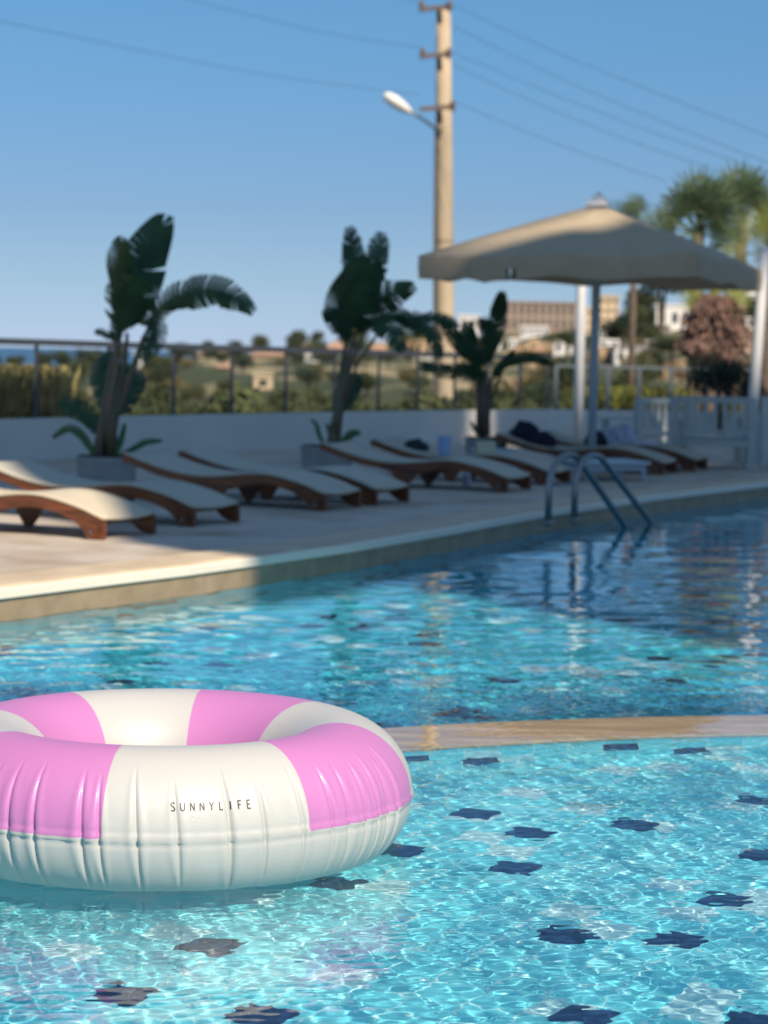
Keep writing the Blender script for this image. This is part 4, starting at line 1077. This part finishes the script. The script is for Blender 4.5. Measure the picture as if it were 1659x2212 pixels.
# nearer band of shrubs just beyond the fence
m_shr = mat('shrub_foliage', (0.026, 0.045, 0.015), .8, col2=(0.080, 0.095, 0.030), scale=1.5, trans=.15, objrand=.35)
shp = []
for k in range(4):
    root = empty('garden_shrub'); P = leaf_cloud(1300, 1.0, 90 + k, .075, lumps=11, flat=.95); P[:, 2] += .75
    link('foliage', cloud_mesh('foliage', P), m_shr, root)
    part('stem', m_bark, root, lambda b: [b.tube([(0, 0, -.2), (math.cos(a) * .15, math.sin(a) * .15, .4), (math.cos(a) * .4, math.sin(a) * .4, .9)], [.05, .04, .015], 6) for a in (0, 1.5, 3.2, 4.6)])
    shp.append(root)
for i in range(84):
    px = 120 + i * 21 + float(hr.uniform(-16, 16)); q = on_wall(max(-250, min(1890, px))) if px < 1890 else None
    if px < 150: continue
    d = q.y + 2.0 + float(hr.uniform(0, 14)); x = zlat(px, d); top = atd(px, (818 if px < 1100 else 840) + float(hr.uniform(-26, 30)), d).z
    z0 = -1.1; s = max(.6, (top - z0) / 1.75)
    place('sh', shp, x, d, s, 'mid green shrub in the loose row growing just beyond the balustrade', 'shrub', 'shrubs just beyond the fence', z=z0)

# tall dry grass
def grass(name, x0, x1, yfun, n, h0, h1, m, seed, z0=0.0, lean=.25, wd_=.012):
    r = np.random.default_rng(seed); px = r.uniform(x0, x1, n); out_ = []
    P = np.zeros((n, 4, 3), np.float32)
    for i in range(n):
        d = yfun(px[i]) + r.uniform(.3, 2.6); x = zlat(px[i], d); hh = r.uniform(h0, h1); a = r.uniform(0, 6.28)
        w1 = wd_ * r.uniform(.7, 1.5); lx, ly = lean * hh * r.normal() * .5, lean * hh * r.normal() * .5
        P[i] = [(x - w1 * math.cos(a), d - w1 * math.sin(a), z0), (x + w1 * math.cos(a), d + w1 * math.sin(a), z0), (x + lx + w1 * .4, d + ly, z0 + hh), (x + lx - w1 * .4, d + ly, z0 + hh)]
    me = np_mesh(name, P.reshape(-1, 3), np.arange(n * 4).reshape(-1, 4)); o = link(name, me, m); tag(o, kind='stuff'); return o
m_gy = mat('dry_grass', (0.44, 0.37, 0.14), .8, col2=(0.58, 0.48, 0.20), scale=3, trans=.3)
m_gg = mat('green_grass', (0.10, 0.13, 0.035), .8, col2=(0.19, 0.20, 0.05), scale=3, trans=.25)
wy = lambda px: on_wall(max(-250, min(1880, px))).y
grass('dry_grass', -80, 125, wy, 7000, .55, 1.15, m_gy, 3, z0=.15)
grass('grass', 120, 1250, wy, 9000, .35, .75, m_gg, 4, z0=-.05)
grass('grass', 1250, 1480, wy, 4200, .5, .95, mat('yellow_green_grass', (0.22, 0.25, 0.05), .8, col2=(0.34, 0.33, 0.09), scale=3, trans=.3), 5, z0=.1)

# ---- houses
m_hw = mat('whitewashed_wall', (0.80, 0.77, 0.72), .85, var=.04, scale=.6)
m_hc = mat('cream_house_wall', (0.66, 0.50, 0.33), .85, var=.06, scale=.6)
m_ht = mat('tan_stone_wall', (0.50, 0.36, 0.22), .9, var=.15, scale=1)
m_hb = mat('brown_hotel_wall', (0.36, 0.28, 0.22), .85, var=.06, scale=.4)
m_roof = mat('terracotta_roof', (0.36, 0.22, 0.15), .85, var=.15, scale=2)
m_groof = mat('grey_flat_roof', (0.38, 0.35, 0.36), .8, var=.06, scale=1)
def land_at(px, py, d_else):
    """distance at which the line of sight through this point meets the hillside"""
    d = ray(px, py); last = None
    for y in np.arange(60, 420, 1.5):
        k = y / d.y; z = H + d.z * k
        if z <= float(terr(np.float64(d.x * k), np.float64(y))): return float(y)
    return d_else
def house(px0, px1, pt, pb, d, m, roof, lab, name='house', nwin=3, floors=1, hip=0.0, depth=None, wfrac=.45, wh_=.45):
    """building whose front fills px0..px1 x pt..pb at distance d"""
    d = land_at((px0 + px1) / 2, pb + 1, d)
    a = atd(px0, pb, d); c = atd(px1, pb, d); zt = atd((px0 + px1) / 2, pt, d).z; z0 = (a.z + c.z) / 2; W = c.x - a.x; hgt = zt - z0
    dep = depth or min(W * .7, 9); root = empty(name, (a.x, d, z0)); tag(root, lab, 'building' if name != 'house' else 'house')
    hh = hgt / floors; ww = W / nwin
    part('wall', m, root, lambda b: b.box(0, W, 0, dep, -1.6, hgt - (hip if roof == 'tile' else 0)))
    if roof == 'tile':
        def rf(b):
            z1 = hgt - hip; e = .35; v = [Vector(q) for q in ((-e, -e, z1), (W + e, -e, z1), (W + e, dep + e, z1), (-e, dep + e, z1), (W * .25, dep / 2, hgt), (W * .75, dep / 2, hgt))]
            b.add(v, [(0, 1, 5, 4), (1, 2, 5), (2, 3, 4, 5), (3, 0, 4), (3, 2, 1, 0)])
        part('roof', m_roof, root, rf)
    else:
        part('roof', m_groof if roof == 'grey' else m, root, lambda b: (b.box(-.12, W + .12, -.12, dep + .12, hgt + .002, hgt + .22)))
    for f in range(floors):
        for k in range(nwin):
            x = (k + .5) * ww - ww * wfrac / 2; z = f * hh + hh * (.28 if wh_ < .5 else .14); wh = hh * wh_; wv = ww * wfrac
            if z + wh > hgt - hip: continue
            wo = part('window', m_dglass, root, lambda b: b.box(x, x + wv, -.03, -.002, z, z + wh))
    return root
house(1088, 1256, 655, 716, 285, m_hb, 'flat', 'long brown hotel with two rows of dark balcony openings on the ridge', 'hotel', 11, 2, depth=14, wfrac=.42, wh_=.80)
house(1256, 1282, 668, 724, 270, m_hc, 'flat', 'narrow cream block at the end of the long brown hotel', 'apartment_block', 2, 3)
house(1290, 1336, 642, 700, 280, m_hc, 'flat', 'cream hilltop tower block to the right of the white post', 'apartment_block', 3, 3)
house(990, 1034, 684, 738, 240, m_hw, 'flat', 'white cubic villa on the ridge beside the concrete pole', 'villa', 2, 2)
house(1417, 1524, 662, 712, 200, m_hw, 'flat', 'large bright white villa below the parasol', 'villa', 4, 1)
house(1572, 1645, 628, 664, 210, m_hw, 'flat', 'white terraced house high on the slope near the edge', 'house', 4, 1)
house(1596, 1640, 742, 800, 120, m_hc, 'flat', 'cream garden house low on the slope behind the white post', 'house', 2, 1)
house(1126, 1184, 708, 727, 190, m_hw, 'flat', 'long low white house under the brown hotel', 'house', 4, 1)
house(1196, 1236, 733, 768, 170, m_hw, 'flat', 'small white cube house left of the white post', 'house', 2, 1)
house(1328, 1402, 752, 788, 150, m_hw, 'grey', 'white house with a wide flat grey roof', 'house', 3, 1, depth=18)
house(1290, 1420, 738, 748, 175, m_hw, 'flat', 'long thin white terrace wall above the grey roofed house', 'house', 5, 1)
house(548, 588, 812, 842, 120, m_hc, 'flat', 'small sunlit cream hut on the green slope beyond the fence', 'hut', 1, 1)
house(290, 306, 766, 800, 130, m_hw, 'flat', 'tiny white hut seen behind the tallest potted plant', 'hut', 1, 1)
house(428, 500, 752, 776, 210, m_hc, 'tile', 'low cream house on the left end of the ridge', 'house', 4, 1, hip=.9)
house(545, 610, 752, 780, 215, m_hc, 'tile', 'cream house with terracotta roof left of the middle plant', 'house', 4, 1, hip=.9)
house(618, 668, 742, 768, 240, m_ht, 'tile', 'tan stone house with a reddish roof on the ridge', 'house', 3, 1, hip=1.2)
house(705, 745, 738, 764, 240, m_hc, 'tile', 'pinkish cream house with reddish roof just left of the middle plant', 'house', 3, 1, hip=1.2)
house(800, 838, 742, 768, 235, m_hw, 'tile', 'white and red roofed house right of the middle plant', 'house', 2, 1, hip=1.2)
house(856, 934, 738, 768, 225, m_ht, 'flat', 'wide tan stone building left of the concrete pole', 'building', 4, 1)
house(960, 1010, 762, 785, 200, m_ht, 'flat', 'tan stone house at the foot of the concrete pole', 'house', 3, 1)
for (x0, x1, y0, y1, mm, rf, lb) in [
    (1052, 1082, 700, 716, m_hw, 'flat', 'tiny white house left of the brown hotel'),
    (1100, 1122, 735, 752, m_hw, 'flat', 'tiny white cube house just right of the smallest plant tip'),
    (1150, 1172, 748, 764, m_ht, 'tile', 'tiny tan house with a tiled roof mid slope'),
    (1218, 1246, 778, 796, m_hw, 'flat', 'low white shed just left of the white post foot'),
    (1296, 1322, 712, 728, m_hw, 'flat', 'tiny white house between the posts high on the slope'),
    (1345, 1372, 706, 722, m_hc, 'flat', 'tiny cream house between parasol pole and white villa'),
    (1530, 1562, 690, 712, m_hw, 'flat', 'small white house right of the large white villa'),
    (1462, 1492, 738, 756, m_hc, 'tile', 'small cream house with tiled roof left of the dry palm'),
    (1612, 1650, 690, 712, m_hw, 'flat', 'white house halfway up the slope at the far edge'),
    (770, 794, 762, 778, m_hc, 'flat', 'tiny cream house behind the middle plant stems'),
    (660, 690, 768, 784, m_hw, 'flat', 'tiny white house on the slope left of the middle plant'),
    (470, 500, 784, 798, m_ht, 'tile', 'tiny tan house below the left end of the ridge'),
    (900, 930, 778, 792, m_hw, 'flat', 'tiny white house left of the concrete pole foot')]:
    house(x0, x1, y0, y1, 200, mm, rf, lb, 'house', 2, 1, hip=.5 if rf == 'tile' else 0)
# rocky terraces on the slope
m_rock = mat('ochre_rock', (0.46, 0.33, 0.19), .95, col2=(0.30, 0.23, 0.14), scale=.5, detail=8, bump=.6, bscale=1.5)
def terrace(px0, px1, pt, pb, d, seed, lab):
    d = land_at((px0 + px1) / 2, pb, d)
    a = atd(px0, pb, d); c = atd(px1, pb, d); zt = atd((px0 + px1) / 2, pt, d).z; n = 26; v = []; r = random.Random(seed); f = []
    for i in range(n + 1):
        x = a.x + (c.x - a.x) * i / n; e = max(0.0, math.sin(math.pi * i / n)) ** .35; zj = r.uniform(-.25, .25) * (zt - a.z)
        v += [Vector((x, d + r.uniform(-.4, .4), a.z - 2)), Vector((x, d + r.uniform(-.3, .5), a.z + (zt - a.z) * .5 * e)), Vector((x, d + .6 + r.uniform(-.3, .5), a.z + (zt - a.z) * e + zj * .5)), Vector((x, d + 5, a.z + (zt - a.z) * e * .9))]
    for i in range(n):
        for k in range(3): f.append((i * 4 + k, (i + 1) * 4 + k, (i + 1) * 4 + k + 1, i * 4 + k + 1))
    b = MB(); b.add(v, f); o = b.build('rock_outcrop', m_rock); tag(o, lab, 'rock'); return o
terrace(1110, 1215, 735, 765, 165, 1, 'broad ochre rock face on the slope under the long white house')
terrace(1260, 1345, 752, 785, 140, 2, 'ochre rock bank between the two posts')
terrace(1130, 1240, 775, 800, 110, 3, 'low tan bank behind the smallest potted plant')
terrace(1425, 1500, 775, 822, 90, 4, 'pale stone heap left of the dry palm')
terrace(1090, 1200, 812, 842, 75, 5, 'tan bank low behind the parasol pole')
terrace(845, 915, 756, 772, 150, 6, 'tan bank right of the middle plant')
terrace(1600, 1662, 760, 835, 95, 7, 'tan rubble slope beside the right post')

# ================================================================== CONCRETE UTILITY POLE
m_conc = mat('weathered_concrete', (0.52, 0.42, 0.29), .85, col2=(0.44, 0.345, 0.23), scale=1.2, bump=.2, bscale=20)
m_iron = mat('rusty_brown_iron', (0.13, 0.10, 0.085), .7)
m_ins = mat('brown_insulator', (0.16, 0.10, 0.07), .35)
def upole():
    D = 62.0; s = mpp(D)
    top = atd(958, 14, D); bot = atd(961, 860, D)
    root = empty('utility_pole', (bot.x, D, bot.z - 3)); tag(root, 'tall concrete utility pole with crossarms and a street lamp', 'utility pole'); L = root.location
    part('shaft', m_conc, root, lambda b: b.tube([bot - L - Vector((0, 0, 3)), bot - L, atd(960, 600, D) - L, atd(959, 300, D) - L, top - L], [21.5 * s, 21 * s, 20 * s, 18 * s, 15 * s], 28), True)
    for (py, xl, xr) in ((20, 906, 976), (122, 908, 974), (236, 908, 980)):
        part('crossarm', m_iron, root, lambda b: b.bar(atd(xl, py, D - .9) - L, atd(xr, py - 6, D - .75) - L, 10 * s, 9 * s))
        part('bracket', m_iron, root, lambda b: (b.bar(atd(948, py + 2, D - .8) - L, atd(950, py + 28, D - .55) - L, 9 * s, 12 * s)))
        for xx in ((xl + 5, xr - 5) if py != 236 else (xr - 2,)):
            part('insulator', m_ins, root, lambda b: b.tube([atd(xx, py + 6, D - .9) - L, atd(xx, py - 4, D - .9) - L, atd(xx, py - 8, D - .9) - L, atd(xx, py - 16, D - .9) - L, atd(xx, py - 19, D - .9) - L], [3 * s, 5 * s, 6 * s, 5 * s, 2 * s], 10))
    for py in (520, 545, 570):
        part('band', m_iron, root, lambda b: b.tube([atd(959.5, py, D) - L, atd(959.5, py + 3, D) - L], [20.3 * s, 20.3 * s], 24))
    part('conduit', m_iron, root, lambda b: b.tube([atd(941, 275, D - .3) - L, atd(938, 600, D - .3) - L, atd(938, 860, D - .3) - L], 2.4 * s, 8))
    part('lamp_arm', mat('galvanised_tube', (.42, .42, .42), .4, metal=.6), root, lambda b: b.tube([atd(940, 277, D - .4) - L, atd(920, 262, D - .6) - L, atd(885, 240, D - .8) - L], 3.2 * s, 10))
    def head(b):
        A = atd(890, 244, D - .8) - L; B = atd(829, 203, D - .95) - L; pts = []; rad = []
        for t, r in ((0, 3), (.12, 7), (.3, 10.5), (.6, 13), (.85, 11), (.96, 6), (1, 1.5)): pts.append(A.lerp(B, t)); rad.append(r * s)
        b.tube(pts, rad, 18)
    part('lamp_head', mat('white_lamp_shell', (.78, .76, .72), .4), root, head, True)
upole()
m_wire = mat('grey_cable', (0.05, 0.055, 0.06), .6)
wires = [([(-60, 32), (0, 45), (300, 108), (600, 165), (905, 204)], 'lowest overhead cable sagging to the left of the pole'),
         ([(380, -8), (500, 22), (700, 70), (906, 103)], 'upper overhead cable on the left of the pole'),
         ([(976, 10), (1200, 112), (1430, 205), (1720, 318)], 'topmost overhead cable running right from the pole'),
         ([(976, 56), (1200, 165), (1430, 262), (1720, 375)], 'second overhead cable running right from the pole'),
         ([(974, 112), (1200, 205), (1450, 300), (1720, 392)], 'third overhead cable running right from the pole'),
         ([(976, 140), (1200, 240), (1400, 318), (1560, 372)], 'fourth overhead cable running right from the pole'),
         ([(982, 220), (1150, 290), (1300, 345), (1440, 392)], 'lowest overhead cable running right from the pole'),
         ([(840, -14), (906, 6)], 'short stretch of cable above the topmost crossarm')]
for k, (P, lab) in enumerate(wires):
    left = P[0][0] < 800
    pts = []
    for i, (x, y) in enumerate(P):
        t = abs(x - 958) / 800; pts.append(atd(x, y, 61.1 - (14 if left else 10) * t))
    fine = []
    for i in range(len(pts) - 1):
        a = pts[max(0, i - 1)]; p = pts[i]; q = pts[i + 1]; d = pts[min(len(pts) - 1, i + 2)]
        for j in range(8):
            t = j / 8; fine.append(p + ((q - a) * t + (a * 2 - p * 5 + q * 4 - d) * t * t + ((p - q) * 3 + d - a) * t ** 3) * .5)
    fine.append(pts[-1])
    b = MB(); b.tube(fine, .006, 6); o = b.build('overhead_cable', m_wire); tag(o, lab, 'cable', 'overhead cables')

# ================================================================== PALMS ON THE RIGHT
m_palm = mat('fan_palm_leaf', (0.075, 0.125, 0.055), .6, col2=(0.155, 0.205, 0.10), scale=2, trans=.3)
m_palm2 = mat('yellow_green_palm_leaf', (0.20, 0.24, 0.05), .6, col2=(0.32, 0.33, 0.09), scale=2, trans=.3)
m_skirt = mat('dead_frond_skirt', (0.26, 0.15, 0.115), .9, col2=(0.15, 0.095, 0.075), scale=2.5, trans=.1)
def fan(b, c, dirv, R0, r, nb=15, pet=None):
    """one fan leaf: petiole from c, pleated blades spreading round dirv"""
    dirv = dirv.normalized(); side = dirv.cross(Vector((r.uniform(-.4, .4), -1, r.uniform(-.3, .3)))).normalized(); nrm = side.cross(dirv)
    st = c + dirv * R0 * (pet if pet else r.uniform(.6, .95)); b.tube([c, st], [.025, .015], 5)
    for k in range(nb):
        a = (k / (nb - 1) - .5) * 3.9; L = R0 * (.95 - .25 * abs(a) / 2) * r.uniform(.85, 1.05)
        dd = dirv * math.cos(a) + side * math.sin(a); w_ = dd.cross(nrm).normalized() * R0 * .034
        mid = st + dd * L * .6 - nrm * .02; tip = st + dd * L - Vector((0, 0, L * r.uniform(.0, .13)))
        b.add([st, mid - w_, tip, mid + w_], [(0, 1, 2, 3)])
def fan_palm(cx, cy, d, R0, nf_, m, base_z, lab, seed, trunk_r=.15, skirt=False, up=.35, name='fan_palm'):
    c = atd(cx, cy, d); root = empty(name, (c.x, d, base_z)); tag(root, lab, 'palm tree'); C = c - root.location; r = random.Random(seed)
    part('trunk', m_bark, root, lambda b: b.tube([(0, 0, -.4), (C.x, C.y, C.z * .5), (C.x, C.y, C.z)], [trunk_r * 1.2, trunk_r, trunk_r * .85], 14), True)
    def crown(b):
        for k in range(nf_):
            a = r.uniform(0, 6.283); el = r.uniform(-.35, 1.5) + up * .3; dv = Vector((math.cos(a) * math.cos(el), math.sin(a) * math.cos(el), math.sin(el)))
            fan(b, C, dv, R0 * r.uniform(.85, 1.1), r)
    part('crown', m, root, crown)
    return root, C, r
fan_palm(1508, 505, 46, .74, 34, m_palm, -1.5, 'fan palm with the broadest round crown above the parasol', 1)
fan_palm(1602, 480, 49, .74, 24, m_palm, -1.5, 'taller fan palm whose crown reaches highest above the parasol', 2)
fan_palm(1372, 478, 58, .46, 14, m_palm, -1.5, 'small distant fan palm tip just behind the parasol peak', 3, .09)
fan_palm(1662, 545, 44, .60, 14, m_palm2, -1.5, 'yellow green fan palm at the edge of the picture beside the parasol corner', 4)
pr, C, r = fan_palm(1540, 640, 38, .42, 16, m_palm2, -1.4, 'short palm with a thick skirt of dead pinkish brown fronds', 6, .2)
def skirt(b):
    for k in range(2600):
        t = r.random(); a = r.uniform(0, 6.283); rad = (.14 + .40 * math.sin(math.pi * (t * .9 + .05))) * r.uniform(.6, 1.05) * (.72 + 1.1 * abs(noise.noise(Vector((math.cos(a) * 1.7, math.sin(a) * 1.7, t * 3.6)))))
        p = Vector((C.x + math.cos(a) * rad * .95, C.y + math.sin(a) * rad * .95, C.z + .05 - t * 1.25)); dn = Vector((math.cos(a) * .5, math.sin(a) * .5, -1)).normalized()
        sd = dn.cross(Vector((r.uniform(-1, 1), r.uniform(-1, 1), r.uniform(-1, 1)))).normalized() * r.uniform(.015, .035)
        L = r.uniform(.07, .17); b.add([p, p + dn * L * .5 + sd, p + dn * L, p + dn * L * .5 - sd], [(0, 1, 2, 3)])
part('dead_fronds', m_skirt, pr, skirt)
# dark bushes under the palm and behind the chairs
m_dkb = mat('dark_evergreen_foliage', (0.014, 0.030, 0.016), .7, col2=(0.026, 0.046, 0.024), scale=1.5, trans=.05)
def bush(px, pt, pb, d, w_, m, lab, seed, n=2200, size=.06):
    c = atd(px, (pt + pb) / 2, d); h = abs(atd(px, pt, d).z - atd(px, pb, d).z); root = empty('evergreen_bush', (c.x, d, c.z - h / 2)); tag(root, lab, 'bush')
    P = leaf_cloud(n, 1.0, seed, size, lumps=12, flat=1.0, keep=.2); P[:, 0] *= w_ * mpp(d) * .55; P[:, 1] *= w_ * mpp(d) * .45; P[:, 2] = P[:, 2] * h * .55 + h * .5
    link('foliage', cloud_mesh('foliage', P), m, root)
    part('stem', m_bark, root, lambda b: [b.tube([(0, 0, -.8), (math.cos(a) * .1, math.sin(a) * .1, h * .3), (math.cos(a) * .3, math.sin(a) * .3, h * .6)], [.06, .04, .02], 6) for a in (0, 2, 4)])
bush(1560, 745, 880, 35.8, 170, m_dkb, 'dark evergreen bush under the short palm behind the chairs', 201)
bush(1622, 800, 910, 35.4, 90, m_dkb, 'dark evergreen bush right behind the nearer armchair', 202)
bush(1500, 770, 850, 37.5, 70, m_dkb, 'small dark bush left of the short palm', 203, 1200)
bush(1345, 672, 742, 125, 120, m_pine, 'big dark green tree clump on the slope right of the white post', 204, 3500, .06)
bush(1405, 690, 745, 128, 90, m_olive, 'grey green clump beside the white villa', 205, 2000, .07)
bush(1225, 715, 755, 150, 120, m_olive, 'olive green clump below the brown hotel left of the white post', 206, 2200, .07)
bush(1450, 722, 770, 110, 90, m_pine, 'dark green clump below the bright white villa', 207, 1800, .07)
bush(1430, 560, 655, 60, 130, m_pine, 'dark tree crown half hidden by the underside of the parasol', 208, 2600, .06)
bush(1540, 570, 630, 64, 110, m_pine, 'dark tree crown under the parasol near its right side', 209, 2200, .06)
bush(155, 820, 900, 30, 110, m_shr, 'dark green shrub left of the tallest plant stems', 210, 1800, .05)
